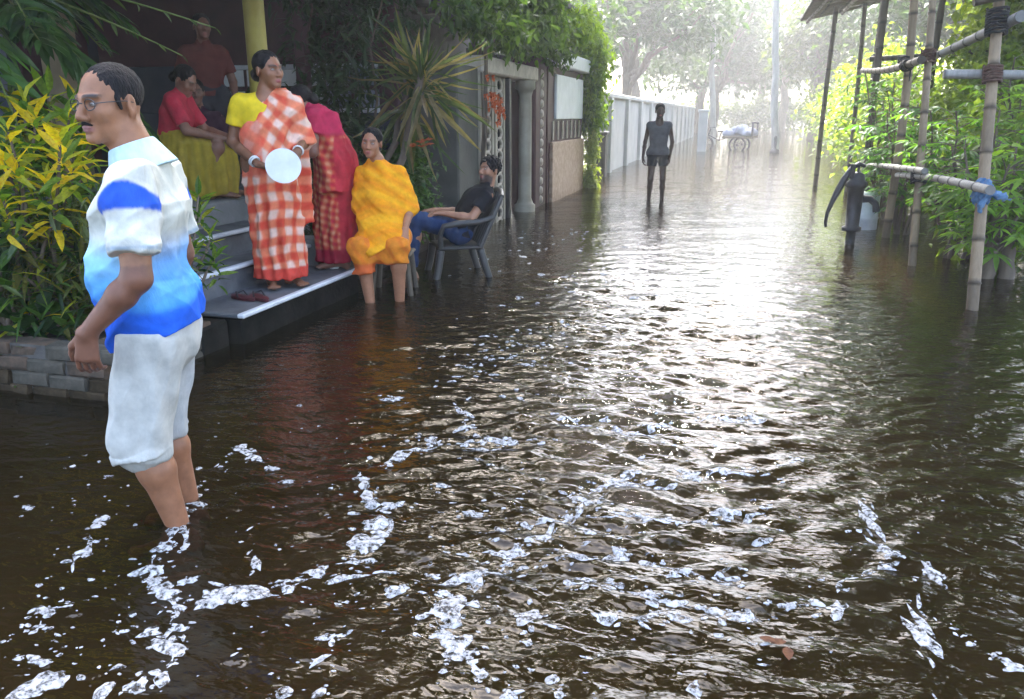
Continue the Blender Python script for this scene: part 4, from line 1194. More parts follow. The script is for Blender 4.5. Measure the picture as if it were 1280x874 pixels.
# hand pump
PUMP_S = .88
hp = thing('hand_pump', 'black cast iron hand pump with curved handle standing in water', 'hand pump', tuple(gp(1062, 305)[:2]) + (GROUND,), YAW)
mb = MB().tube([(0, 0, 0), (0, 0, .1), (0, 0, .12), (0, 0, .3), (0, 0, .31), (0, 0, .36), (0, 0, .37), (0, 0, .86), (0, 0, .87), (0, 0, .93), (0, 0, .95), (0, 0, 1.03), (0, 0, 1.06)], [.13, .13, .06, .06, .12, .12, .085, .10, .125, .125, .10, .08, .03], 18)
mb.build('barrel', M['pump_iron'], hp, True)
mb = MB().tube([(.08, -.02, .72), (.18, -.04, .72), (.25, -.05, .66), (.27, -.055, .56)], [.05, .045, .042, .045], 12)
mb.build('spout', M['pump_iron'], hp, True)
MB().tube([(0, 0, 1.0), (0, 0, 1.16)], .018, 8).build('rod', M['pump_iron'], hp, True)
mb = MB().tube([(.08, 0, 1.13), (.0, 0, 1.16), (-.09, 0, 1.10), (-.17, -.01, .97), (-.24, -.015, .82), (-.30, -.02, .68), (-.345, -.02, .54), (-.355, -.02, .42), (-.345, -.02, .36)], [.02, .03, .035, .042, .042, .030, .024, .022, .016], 10)
mb.build('handle', M['pump_iron'], hp, True)
for s in (-1, 1):
    slab('fork', (-.12, s * .045 - .012, .98), (-.06, s * .045 + .012, 1.16), M['pump_iron'], hp, .004)
hp.scale = (PUMP_S,) * 3
bk = thing('plastic_drum', 'pale plastic drum standing behind the hand pump', 'drum', tuple(gp(1080, 286)[:2]) + (GROUND,))
MB().tube([(0, 0, 0), (0, 0, .02), (0, 0, .25), (0, 0, .27), (0, 0, .29), (0, 0, .55), (0, 0, .6)], [.13, .15, .15, .158, .15, .15, .09], 18).build('body', M['white_edge'], bk, True)
MB().tube([(0, 0, .601), (0, 0, .66)], [.05, .05], 12).build('cap', M['plastic_grey'], bk, True)

# ------------------------------------------------------------------ solid modelling for people: distance field -> one smooth mesh
class Field:
    def __init__(s, lo, hi, h):
        s.h, s.lo = h, np.array(lo, np.float32)
        s.n = np.ceil((np.array(hi) - np.array(lo)) / h).astype(int) + 1
        s.ax = [(s.lo[i] + h * np.arange(s.n[i])).astype(np.float32) for i in range(3)]
        s.D = np.full(tuple(s.n), 5.0, np.float32)
    def blk(s, mn, mx):
        a = [max(0, int(math.floor((mn[i] - s.lo[i]) / s.h))) for i in range(3)]
        b = [min(int(s.n[i]), int(math.ceil((mx[i] - s.lo[i]) / s.h)) + 1) for i in range(3)]
        if any(b[i] <= a[i] for i in range(3)):
            return None
        sl = tuple(slice(a[i], b[i]) for i in range(3))
        return sl, s.ax[0][sl[0]][:, None, None], s.ax[1][sl[1]][None, :, None], s.ax[2][sl[2]][None, None, :]
    def put(s, sl, d, k, sub=False):
        A = s.D[sl]
        if sub:
            d = -d
            if k > 0:
                h = np.clip(.5 - .5 * (A - d) / k, 0, 1) if False else np.clip(.5 + .5 * (A - d) / k, 0, 1)
                s.D[sl] = d + (A - d) * h + k * h * (1 - h)
            else:
                s.D[sl] = np.maximum(A, d)
            return s
        if k > 0:
            h = np.clip(.5 + .5 * (A - d) / k, 0, 1)
            s.D[sl] = A + (d - A) * h - k * h * (1 - h)
        else:
            s.D[sl] = np.minimum(A, d)
        return s
    def cap(s, a, b, ra, rb=None, k=.02, sub=False):
        a, b = np.array(a, np.float32), np.array(b, np.float32)
        rb = ra if rb is None else rb
        m = max(ra, rb) + max(k, 0) * 1.3 + 3 * s.h
        q = s.blk(np.minimum(a, b) - m, np.maximum(a, b) + m)
        if q is None:
            return s
        sl, X, Y, Z = q
        d = b - a
        L2 = float(d @ d) + 1e-9
        t = np.clip(((X - a[0]) * d[0] + (Y - a[1]) * d[1] + (Z - a[2]) * d[2]) / L2, 0, 1)
        dist = np.sqrt((X - a[0] - t * d[0]) ** 2 + (Y - a[1] - t * d[1]) ** 2 + (Z - a[2] - t * d[2]) ** 2) - (ra + t * (rb - ra))
        return s.put(sl, dist, k, sub)
    def cone(s, a, b, ra, rb, k=.0, rnd=.006, fold=None, flat=1.0):
        """flat-ended tapered tube (sleeves, trouser legs, cuffs)"""
        a, b = np.array(a, np.float32), np.array(b, np.float32)
        m = max(ra, rb) * max(1, flat) + max(k, 0) * 1.3 + 4 * s.h + .02
        q = s.blk(np.minimum(a, b) - m, np.maximum(a, b) + m)
        sl, X, Y, Z = q
        d = b - a
        L = float(np.linalg.norm(d))
        d = d / L
        t = (X - a[0]) * d[0] + (Y - a[1]) * d[1] + (Z - a[2]) * d[2]
        px, py, pz = X - a[0] - t * d[0], Y - a[1] - t * d[1], Z - a[2] - t * d[2]
        tt = np.clip(t / L, 0, 1)
        rad = np.sqrt(px * px + py * py + pz * pz) - (ra + tt * (rb - ra))
        if fold is not None:
            rad = rad - fold(X, Y, Z, tt)
        axd = np.abs(t - L / 2) - L / 2
        u, v = rad + rnd, axd + rnd
        dist = np.minimum(np.maximum(u, v), 0) + np.sqrt(np.maximum(u, 0) ** 2 + np.maximum(v, 0) ** 2) - rnd
        return s.put(sl, dist, k)
    def ell(s, c, r, R=None, k=.02, sub=False):
        c, r = np.array(c, np.float32), np.array(r, np.float32)
        m = float(r.max()) + max(k, 0) * 1.3 + 3 * s.h
        q = s.blk(c - m, c + m)
        if q is None:
            return s
        sl, X, Y, Z = q
        x, y, z = X - c[0], Y - c[1], Z - c[2]
        if R is not None:
            R = np.array(R)
            x, y, z = (R[0, 0] * x + R[1, 0] * y + R[2, 0] * z, R[0, 1] * x + R[1, 1] * y + R[2, 1] * z, R[0, 2] * x + R[1, 2] * y + R[2, 2] * z)
        k0 = np.sqrt((x / r[0]) ** 2 + (y / r[1]) ** 2 + (z / r[2]) ** 2)
        k1 = np.sqrt((x / r[0] ** 2) ** 2 + (y / r[1] ** 2) ** 2 + (z / r[2] ** 2) ** 2) + 1e-9
        return s.put(sl, (k0 * (k0 - 1) / k1).astype(np.float32), k, sub)
    def loft(s, secs, k=.0, fold=None, rnd=.01, power=2.0):
        """secs: rows of z, cx, cy, rx, ry from bottom to top; fold(theta, z) is added to the radius"""
        S = np.array(secs, float)
        zz = np.linspace(S[0, 0], S[-1, 0], 160)
        T = np.stack([np.interp(zz, S[:, 0], S[:, i]) for i in range(5)], 1)
        ker = np.hanning(15)
        ker /= ker.sum()
        for i in range(1, 5):
            p_ = np.pad(T[:, i], 7, mode='edge')
            T[:, i] = np.convolve(p_, ker, 'valid')
        mr = S[:, 3:5].max() + .05 + k
        mn = (S[:, 1].min() - mr, S[:, 2].min() - mr, S[0, 0] - .03 - k)
        mx = (S[:, 1].max() + mr, S[:, 2].max() + mr, S[-1, 0] + .03 + k)
        sl, X, Y, Z = s.blk(mn, mx)
        zf = Z.ravel()
        g = lambda i: np.interp(zf, zz, T[:, i]).astype(np.float32)[None, None, :]
        cx, cy, rx, ry = g(1), g(2), g(3), g(4)
        dx, dy = (X - cx), (Y - cy)
        q = ((np.abs(dx) / rx) ** power + (np.abs(dy) / ry) ** power) ** (1 / power)
        sc = np.sqrt(dx * dx + dy * dy) / (q + 1e-6)          # local radius in this direction
        rad = (q - 1) * np.minimum(sc, np.minimum(rx, ry) * 1.6)
        if fold is not None:
            th = np.arctan2(dy, dx)
            rad = rad - fold(th, Z)
        axd = np.maximum(S[0, 0] - Z, Z - S[-1, 0])
        u, v = rad + rnd, axd + rnd
        dist = np.minimum(np.maximum(u, v), 0) + np.sqrt(np.maximum(u, 0) ** 2 + np.maximum(v, 0) ** 2) - rnd
        return s.put(sl, dist.astype(np.float32), k)
    def cut(s, p, n):
        n = np.array(n, float)
        n /= np.linalg.norm(n)
        X, Y, Z = s.ax[0][:, None, None], s.ax[1][None, :, None], s.ax[2][None, None, :]
        s.D = np.maximum(s.D, ((X - p[0]) * n[0] + (Y - p[1]) * n[1] + (Z - p[2]) * n[2]).astype(np.float32))
        return s
    def ripple(s, amp, lam, axis=(0, 0, 1), seed=0, cnt=4, long=4.0, sharp=False):
        """cloth folds: ridges running along axis"""
        r = np.random.default_rng(seed)
        ax = np.array(axis, float)
        ax /= np.linalg.norm(ax)
        X, Y, Z = s.ax[0][:, None, None], s.ax[1][None, :, None], s.ax[2][None, None, :]
        wx = X + .03 * np.sin(7 * Z + 3 * Y + r.uniform(0, 6))
        wy = Y + .03 * np.sin(6 * Z + 4 * X + r.uniform(0, 6))
        wz = Z + .03 * np.sin(6 * X + 5 * Y + r.uniform(0, 6))
        acc = 0
        for i in range(cnt):
            d = r.normal(size=3)
            d -= ax * (d @ ax) * (1 - 1 / long)
            d /= np.linalg.norm(d)
            kk = 2 * np.pi / (lam * r.uniform(.7, 1.4))
            sn = np.sin(kk * (d[0] * wx + d[1] * wy + d[2] * wz) + r.uniform(0, 6))
            acc = acc + ((.55 - (1 - np.abs(sn)) ** 2 * 2.2) if sharp else sn)
        s.D = s.D + (amp / math.sqrt(cnt) * acc).astype(np.float32) * (np.abs(s.D) < .08)
        return s
    def mesh(s):
        D, h = s.D, s.h
        S = D < 0
        nx, ny, nz = D.shape
        cs = np.zeros((nx - 1, ny - 1, nz - 1), np.int8)
        for i in (0, 1):
            for j in (0, 1):
                for k in (0, 1):
                    cs += S[i:nx - 1 + i, j:ny - 1 + j, k:nz - 1 + k]
        act = (cs > 0) & (cs < 8)
        I = np.argwhere(act)
        idx = np.full(cs.shape, -1, np.int32)
        idx[act] = np.arange(len(I))
        pos, cnt = np.zeros((len(I), 3)), np.zeros(len(I))
        C8 = [(i, j, k) for i in (0, 1) for j in (0, 1) for k in (0, 1)]
        for a in C8:
            for ax in range(3):
                if a[ax]:
                    continue
                b = list(a)
                b[ax] = 1
                da, db = D[I[:, 0] + a[0], I[:, 1] + a[1], I[:, 2] + a[2]], D[I[:, 0] + b[0], I[:, 1] + b[1], I[:, 2] + b[2]]
                m_ = (da < 0) != (db < 0)
                t = np.where(m_, da / np.where(m_, da - db, 1), 0)
                p_ = np.tile(np.array(a, float), (len(I), 1))
                p_[:, ax] = t
                pos[m_] += p_[m_]
                cnt[m_] += 1
        V = s.lo + h * (I + pos / cnt[:, None])
        Fs = []
        for ax in range(3):
            o1, o2 = (ax + 1) % 3, (ax + 2) % 3
            sa, sb = [slice(None)] * 3, [slice(None)] * 3
            sa[ax], sb[ax] = slice(0, -1), slice(1, None)
            E_ = np.argwhere(S[tuple(sa)] != S[tuple(sb)])
            ok = (E_[:, o1] > 0) & (E_[:, o2] > 0) & (E_[:, o1] < D.shape[o1] - 1) & (E_[:, o2] < D.shape[o2] - 1)
            E_ = E_[ok]
            inside = S[E_[:, 0], E_[:, 1], E_[:, 2]]
            q = []
            for d1, d2 in ((-1, -1), (0, -1), (0, 0), (-1, 0)):
                c = E_.copy()
                c[:, o1] += d1
                c[:, o2] += d2
                q.append(idx[c[:, 0], c[:, 1], c[:, 2]])
            q = np.stack(q, 1)
            q[~inside] = q[~inside][:, ::-1]
            Fs.append(q)
        F = np.concatenate(Fs)
        return V, F[(F >= 0).all(1)]

def Rz(a):
    c, s = math.cos(a), math.sin(a)
    return np.array([[c, -s, 0], [s, c, 0], [0, 0, 1.]])
def Rx(a):
    c, s = math.cos(a), math.sin(a)
    return np.array([[1, 0, 0], [0, c, -s], [0, s, c]])
def Ry(a):
    c, s = math.cos(a), math.sin(a)
    return np.array([[c, 0, s], [0, 1, 0], [-s, 0, c]])
def head_R(yaw=0, pitch=0, roll=0):
    """yaw > 0 turns the face to the person's left (+x), pitch > 0 looks down"""
    return Rz(math.radians(yaw)) @ Rx(math.radians(pitch)) @ Ry(math.radians(roll))
class Head:
    def __init__(s, c, R, k=1.0):
        s.c, s.R, s.k = np.array(c, float), R, k
    def p(s, x, y, z):
        return s.c + s.R @ (np.array((x, y, z)) * s.k)
    def loc(s, P):
        return (P - s.c) @ s.R / s.k
    def sculpt(s, F, neck_to, fem=False, nr=.056):
        k, p, R = s.k, s.p, s.R
        F.ell(p(0, .012, .034), np.array((.076, .094, .084)) * k, R, .0)
        F.ell(p(0, -.036, -.026), np.array((.060, .056, .082)) * k, R, .03 * k)
        F.ell(p(0, -.046, -.072), np.array((.046 if fem else .052, .042, .036)) * k, R, .02 * k)
        F.cap(p(-.008, -.080, -.096), p(.008, -.080, -.096), .017 * k, None, .018 * k)
        for sx in (-1, 1):
            F.ell(p(sx * .040, -.064, -.022), np.array((.026, .024, .028)) * k, R, .02 * k)
            F.cap(p(sx * .012, -.092, .024), p(sx * .046, -.076, .026), .0095 * k, .007 * k, .012 * k)
            F.ell(p(sx * .031, -.096, .006), np.array((.019, .013, .011)) * k, R, .012 * k, True)
            F.ell(p(sx * .031, -.0755, .005), np.array((.0145, .0125, .0115)) * k, R, .004 * k)
            F.ell(p(sx * .0765, .014, -.006), np.array((.010, .020, .034)) * k, R @ Rz(sx * .35), .006 * k)
            F.ell(p(sx * .0890, .012, -.002), np.array((.008, .009, .019)) * k, R, .004 * k, True)
            F.ell(p(sx * .0125, -.103, -.036), np.array((.0095, .011, .0085)) * k, R, .006 * k)
        F.cap(p(0, -.090, .014), p(0, -.114, -.030), .0085 * k, .0125 * k, .012 * k)
        F.ell(p(0, -.096, -.0605), np.array((.023, .010, .0055)) * k, R, .007 * k)
        F.ell(p(0, -.094, -.0715), np.array((.019, .010, .0065)) * k, R, .006 * k)
        F.cap(p(0, .020, -.050), neck_to, nr * k, nr * k * 1.05, .03)
    def paint(s, P, C, lips=(.30, .10, .09), bindi=False):
        q = s.loc(P)
        fr_ = q[:, 1] < -.05
        lp = fr_ & (np.abs(q[:, 0]) < .025) & (np.abs(q[:, 2] + .066) < .0115 * (1.02 - (q[:, 0] / .026) ** 2))
        C[lp] = np.array(lips)
        for sx in (-1, 1):
            x = q[:, 0] - sx * .031
            b = fr_ & (np.abs(x) < .021) & (np.abs(q[:, 2] - .029 + 6 * x * x) < .0055)
            C[b] = np.array((.02, .014, .012))
            e = fr_ & ((x / .017) ** 2 + ((q[:, 2] - .0045) / .0075) ** 2 < 1)
            C[e] = np.array((.05, .03, .025))
        if bindi:
            C[fr_ & (np.hypot(q[:, 0], q[:, 2] - .036) < .006)] = np.array((.35, .01, .02))
        return C
    def eyes(s, parent):
        for sx in (-1, 1):
            n, m_ = 10, 8
            th, ph = np.meshgrid(np.linspace(0, 2 * np.pi, n, endpoint=False), np.linspace(0, np.pi, m_), indexing='ij')
            L = np.stack([np.sin(ph) * np.cos(th), -np.cos(ph), np.sin(ph) * np.sin(th)], -1).reshape(-1, 3)
            C = np.tile([.55, .52, .48], (len(L), 1))
            C[L[:, 1] < -.80] = (.03, .018, .012)
            V = np.array([s.p(*(np.array((sx * .031, -.0785, .0050)) + v * np.array((.0125, .012, .0062)))) for v in L])
            F = [(a * m_ + b, ((a + 1) % n) * m_ + b, ((a + 1) % n) * m_ + b + 1, a * m_ + b + 1) for a in range(n) for b in range(m_ - 1)]
            obj('eye', V, np.array(F), M['skin'], parent, True, C)
def hand(F, w, d, nrm, thumb, curl=.35, k=1.0, fr=.0088):
    """w wrist, d finger direction, nrm way the palm faces, thumb: side vector of the thumb"""
    d, nrm = np.array(d, float), np.array(nrm, float)
    d /= np.linalg.norm(d)
    nrm -= d * (nrm @ d)
    nrm /= np.linalg.norm(nrm)
    l = np.cross(d, nrm)
    if l @ np.array(thumb) < 0:
        l = -l
    w = np.array(w, float)
    for o_, L in ((.026, .080), (.009, .086), (-.009, .083), (-.026, .076)):
        F.cap(w + l * o_ * .6 * k, w + d * L * k + l * o_ * k, .0165 * k, .0125 * k, .014)
    for i, (o_, L) in enumerate(((.031, .90), (.0105, 1.0), (-.0105, .93), (-.031, .74))):
        p = w + d * .083 * k + l * o_ * k
        a = .25 + curl * (.4 + .14 * i)
        for j, sg in enumerate((.042, .027, .022)):
            dd = d * math.cos(a) + nrm * math.sin(a) + l * o_ * 1.5 * (1 if j == 0 else .3)
            dd /= np.linalg.norm(dd)
            e = p + dd * sg * L * k
            F.cap(p, e, (fr - .0006 * j) * k, (fr - .0006 * (j + 1)) * k, .004)
            p = e
            a += curl * 1.1
    p = w + d * .022 * k + l * .028 * k + nrm * .006 * k
    for j, (sg, mixv) in enumerate(((.040, (.70, .62, .30)), (.032, (.90, .25, .35)), (.024, (.95, .05, .35)))):
        dd = d * mixv[0] + l * mixv[1] + nrm * mixv[2]
        dd /= np.linalg.norm(dd)
        e = p + dd * sg * k
        F.cap(p, e, (.0145 - .0022 * j) * k, (.0125 - .0018 * j) * k, .008)
        p = e
def arm(F, sh, el, wr_, r=(.048, .040, .036, .024)):
    sh, el, wr_ = map(lambda q: np.array(q, float), (sh, el, wr_))
    F.cap(sh, el, r[0], r[1], .03)
    m_ = el + (wr_ - el) * .3
    F.cap(el, m_, r[1] * .95, r[2] * 1.05, .02)
    F.cap(m_, wr_, r[2] * 1.05, r[3], .02)
def leg(F, hip, kn_, an, toe, r=(.085, .058, .052, .034), foot=True):
    hip, kn_, an, toe = map(lambda q: np.array(q, float), (hip, kn_, an, toe))
    F.cap(hip, kn_, r[0], r[1], .04)
    back = np.array((0, .018, 0))
    m_ = kn_ + (an - kn_) * .33 + back
    F.cap(kn_, m_, r[1] * .92, r[2] * 1.06, .03)
    F.cap(m_, an, r[2] * 1.04, r[3], .03)
    if foot:
        d = toe - an
        d[2] = 0
        d /= np.linalg.norm(d) + 1e-9
        F.cap(an + np.array((0, 0, -.02)) - d * .03, an - d * .045 + np.array((0, 0, -.055)), .032, .028, .02)
        F.cap(an + np.array((0, 0, -.02)), toe, .034, .022, .03)
        sd = np.array((-d[1], d[0], 0))
        for i in range(5):
            o_ = (i - 2) * .017
            F.cap(toe + sd * o_, toe + sd * o_ + d * (.034 - .005 * abs(i - 1)), .0115, .0095, .008)
def torso(F, J, g=0.0, k=.06):
    sh = .5 * (np.array(J['sl']) + np.array(J['sr']))
    F.cap(J['hl'], J['hr'], .105 + g, None, k)
    F.cap(J['hl'] + np.array((0, 0, .10)) * 1.0, J['hr'] + np.array((0, 0, .10)), .095 + g, None, k) if J.get('up') else None
    wv = (np.array(J['sl']) - np.array(J['sr']))
    wv /= np.linalg.norm(wv)
    pel = .5 * (np.array(J['hl']) + np.array(J['hr']))
    bel = J.get('belly', pel * .5 + sh * .5)
    ch = J.get('chest', pel * .22 + sh * .78)
    br = J.get('br', .10)
    F.cap(np.array(bel) - wv * .05, np.array(bel) + wv * .05, br + g, None, k)
    F.cap(np.array(ch) - wv * .065, np.array(ch) + wv * .065, J.get('cr', .105) + g, None, k)
    F.cap(np.array(J['sl']) - wv * .02, np.array(J['sr']) + wv * .02, .055 + g, None, k)
    F.cap(sh + np.array((0, .0, .0)), J['neck'], .06 + g * .7, .055 + g * .5, .04)
def face_rot(deg):
    """turn so that the front (-y) points deg from straight-at-camera: -90 faces picture left"""
    return YAW + math.radians(deg)
def person(label, cam_xy, base_z, deg):
    x, y = W(*cam_xy)
    return thing('person', label, 'person', (x, y, base_z), face_rot(deg + math.degrees(math.atan2(-cam_xy[0], cam_xy[1]))))
def skin_cols(n, c):
    return np.tile(np.array(c, np.float32), (n, 1))
A_ = np.array

# cloth knot on the bamboo frame
F = Field((-.2, -.26, -.24), (.30, .2, .16), .006)
F.cap((0, 0, -.05), (0, 0, .055), .082, .076, 0)
F.ell((.03, -.085, .01), (.06, .045, .05), None, .03)
F.cap((.05, -.09, .0), (.16, -.085, -.03), .04, .03, .02)
F.cap((.16, -.085, -.03), (.22, -.08, -.06), .03, .012, .02)
F.cap((.0, -.09, -.02), (-.02, -.10, -.11), .032, .026, .02)
F.cap((-.02, -.10, -.11), (-.01, -.10, -.17), .026, .014, .02)
F.ripple(.010, .05, (.3, 0, 1), 90, 5, 3)
V, Fa = F.mesh()
obj('wrap', V * A_((.8, .8, .8)), Fa, M['blue_cloth'], kn, True)

# ================================================================== man in the blue and white polo shirt
man = person('man in white and blue polo shirt and rolled white trousers wading beside the crotons', (-1.25, 2.70), GROUND, -108)
H = Head((-.005, -.045, 1.575), head_R(56, 4, 0), 1.04)
J = dict(sl=A_((.19, .045, 1.335)), sr=A_((-.19, .03, 1.335)), hl=A_((.085, .03, .90)), hr=A_((-.085, .03, .90)), neck=A_((0, .01, 1.43)), belly=A_((0, -.035, 1.05)), chest=A_((0, .015, 1.24)), br=.118, cr=.110)
elL, wrL = A_((.262, .055, 1.055)), A_((.268, -.115, .885))
elR, wrR = A_((-.25, .05, 1.05)), A_((-.25, -.03, .82))
knL, anL, toL = A_((.10, -.075, .47)), A_((.095, .035, .075)), A_((.12, -.11, .025))
knR, anR, toR = A_((-.11, -.075, .47)), A_((-.11, .015, .075)), A_((-.13, -.13, .025))
F = Field((-.37, -.30, -.01), (.37, .26, 1.72), .0052)
torso(F, J)
H.sculpt(F, J['neck'] + A_((0, .01, -.03)), False, .06)
arm(F, J['sl'], elL, wrL, (.055, .044, .041, .027))
arm(F, J['sr'], elR, wrR, (.055, .044, .041, .027))
hand(F, wrL, (.02, -.12, -1), (-1, .1, 0), (0, -1, 0), .42)
hand(F, wrR, (-.02, -.2, -1), (1, 0, 0), (0, -1, 0), .4)
leg(F, J['hl'], knL, anL, toL, (.09, .062, .058, .036))
leg(F, J['hr'], knR, anR, toR, (.09, .062, .058, .036))
V, Fa = F.mesh()
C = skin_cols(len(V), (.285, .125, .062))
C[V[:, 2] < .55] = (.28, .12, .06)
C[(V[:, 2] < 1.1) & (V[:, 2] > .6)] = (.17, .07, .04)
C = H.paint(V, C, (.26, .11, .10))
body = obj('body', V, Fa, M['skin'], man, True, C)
H.eyes(man)
# hair: receding, short
F = Field((-.12, -.2, 1.42), (.12, .14, 1.74), .005)
F.ell(H.p(0, .018, .040), A_((.083, .097, .087)), H.R, 0)
F.ell(H.p(0, -.118, .018), A_((.076, .094, .082)), H.R, .014, True)
F.ell(H.p(0, -.01, -.095), A_((.12, .105, .075)), H.R, .008, True)
for sx in (-1, 1):
    F.ell(H.p(sx * .08, .012, -.012), A_((.022, .026, .036)), H.R, .004, True)
    F.cap(H.p(sx * .073, -.028, .02), H.p(sx * .073, -.022, -.012), .009, .006, .006)
F.ripple(.0012, .016, (0, .3, 1), 3, 5)
V, Fa = F.mesh()
obj('hair', V, Fa, M['hair'], man, True)
mus = Field((-.1, -.2, 1.44), (.14, .0, 1.6), .003)
mus.cap(H.p(-.022, -.094, -.0555), H.p(0, -.105, -.048), .0035, .0055, .0)
mus.cap(H.p(.022, -.094, -.0555), H.p(0, -.105, -.048), .0035, .0055, .003)
V, Fa = mus.mesh()
obj('moustache', V, Fa, M['hair'], man, True)
# spectacles
gl_ = MB()
for sx in (-1, 1):
    th = np.linspace(0, 2 * np.pi, 19)
    gl_.tube([H.p(sx * .033 + .023 * math.cos(t), -.101 + .006 * abs(math.cos(t)), .004 + .0165 * math.sin(t)) for t in th], .0017, 5, False)
    gl_.tube([H.p(sx * .056, -.095, .008), H.p(sx * .074, -.06, .010), H.p(sx * .082, -.01, .010), H.p(sx * .082, .02, .004)], .0016, 5)
gl_.tube([H.p(-.010, -.103, .008), H.p(0, -.107, .010), H.p(.010, -.103, .008)], .0017, 5)
gl_.build('spectacles', M['black_iron'], man, True)
# polo shirt
def shirt_fold(X, Y, Z, tt):
    return .004 * np.sin(40 * Y + 18 * Z) + .003 * np.sin(55 * Z + 20 * X)
F = Field((-.36, -.28, .70), (.36, .26, 1.50), .0055)
torso(F, J, .016, .07)
F.loft([(.74, 0, .022, .172, .158), (.84, 0, .010, .172, .160), (.98, 0, -.015, .166, .155), (1.08, 0, -.02, .168, .152), (1.18, 0, -.002, .175, .140), (1.27, 0, .012, .175, .125)], .05, lambda th, z: .006 * np.sin(5 * th + 9 * z) + .004 * np.sin(9 * th - 14 * z + 1), .01)
for sh, el in ((J['sl'], elL), (J['sr'], elR)):
    e = sh + (el - sh) * .74
    F.cap(sh, sh + (e - sh) * .3, .072, .075, .04)
    F.cone(sh + (e - sh) * .1, e, .070, .078, .03, .004, shirt_fold)
F.ripple(.0028, .11, (.3, .5, 1), 21, 4, 3)
F.ripple(.0058, .32, (.75, .75, .55), 22, 4, 7, True)
F.cut((0, -.1, .775), (0, .35, -1))
F.cut((0, 0, 1.445), (0, -.30, 1))
V, Fa = F.mesh()
z = V[:, 2]
n_ = .02 * np.sin(9 * V[:, 0] + 5 * V[:, 1]) + .012 * np.sin(21 * V[:, 1])
C = np.zeros((len(V), 3))
stops = [(.70, (.02, .10, .58)), (.945, (.02, .12, .62)), (.965, (.07, .30, .72)), (1.04, (.16, .46, .80)), (1.11, (.34, .62, .82)), (1.175, (.62, .61, .53)), (1.6, (.64, .62, .52))]
for i in range(3):
    C[:, i] = np.interp(z + n_, [s_[0] for s_ in stops], [s_[1][i] for s_ in stops])
# back of the shirt fades from blue to cream lower down than the front
fr_t = np.clip((V[:, 1] + .02) / .12, 0, 1) * ((z > 1.02) & (z < 1.2))
C = C * (1 - .55 * fr_t[:, None]) + np.array((.05, .22, .66)) * (.55 * fr_t * np.clip((1.19 - z) / .1, 0, 1))[:, None] + C * (.55 * fr_t * (1 - np.clip((1.19 - z) / .1, 0, 1)))[:, None]
for sh, el, sx in ((J['sl'], elL, 1), (J['sr'], elR, -1)):
    d = (el - sh) / np.linalg.norm(el - sh)
    t = (V - sh) @ d
    rad = np.linalg.norm(V - sh - t[:, None] * d, axis=1)
    slv = (sx * V[:, 0] > .178) & (rad < .10) & (t < .26)
    C[slv] = (.66, .64, .56)
    tb = t + .2 * (V[:, 1] - sh[1])
    C[slv & (tb > .0 + 2.2 * (V[:, 1] - sh[1] + .01) ** 2 * 3) & (t < .085)] = (.03, .11, .56)
    C[slv & (t > .196) & (t < .206)] = (.30, .38, .45)
    C[(np.abs(sx * V[:, 0] - .176) < .0045) & (rad < .11) & (t > -.05) & (t < .16)] *= .72
shirt = obj('polo_shirt', V, Fa, M['cloth'], man, True, C)
# collar
F = Field((-.16, -.18, 1.32), (.16, .18, 1.54), .0045)
nk = J['neck']
F.cone(A_((0, .035, 1.362)), A_((0, .004, 1.452)), .116, .074, 0, .004)
F.cone(A_((0, .035, 1.34)), A_((0, -.005, 1.50)), .088, .066, 0, .002) if False else None
F.ell(A_((0, -.13, 1.44)), A_((.035, .07, .08)), None, .01, True)
V, Fa = F.mesh()
tz = (V[:, 2] + .3 * V[:, 1])
C = np.tile([.50, .64, .68], (len(V), 1))
C[tz < np.percentile(tz, 22)] = (.25, .36, .40)
obj('collar', V, Fa, M['cloth'], man, True, C)
# rolled trousers
F = Field((-.30, -.28, .30), (.30, .26, .98), .0055)
F.cap(J['hl'] + A_((0, -.01, -.07)), J['hr'] + A_((0, -.01, -.07)), .108, None, .0)
F.ell((0, .055, .80), (.14, .095, .10), None, .05)
for hp_, kn_, an_ in ((J['hl'], knL, anL), (J['hr'], knR, anR)):
    hem = kn_ + (an_ - kn_) * .16 + A_((0, .0, 0))
    ff = lambda X, Y, Z, tt: .006 * np.sin(48 * X + 30 * Y + 7 * Z) * tt + .004 * np.sin(60 * Y - 30 * X + 9 * Z)
    F.cap(hp_ + A_((0, -.01, -.08)), hp_ * .5 + kn_ * .5, .096, .092, .05)
    F.cap(hp_ * .3 + kn_ * .7, kn_, .086, .078, .05)
    F.cap(kn_, hem, .078, .08, .05)
    F.cone(hp_ + A_((0, -.01, -.06)), hem, .108, .094, .04, .004, ff)
    F.cone(hem + (kn_ - hem) * .42, hem + (hem - kn_) * .06, .103, .107, .002, .004)
F.ripple(.003, .13, (.2, .1, 1), 33, 4, 5)
F.ripple(.0065, .30, (.35, .1, 1), 34, 4, 7, True)
F.cut((0, 0, .86), (0, 0, 1))
V, Fa = F.mesh()
C = np.tile([.52, .50, .45], (len(V), 1))
C[V[:, 0] < 0] = (.47, .47, .46)
C[V[:, 2] < .40] *= .88
obj('rolled_trousers', V, Fa, M['cloth'], man, True, C)
obj('watch_strap', *(lambda m_: (np.concatenate(m_.v), np.concatenate(m_.q)))(MB().tube([wrR + .034 * A_((math.cos(t), math.sin(t), 0)) + A_((0, .01, .03)) for t in np.linspace(0, 6.283, 13)], .006, 6, False)), M['black_iron'], man)

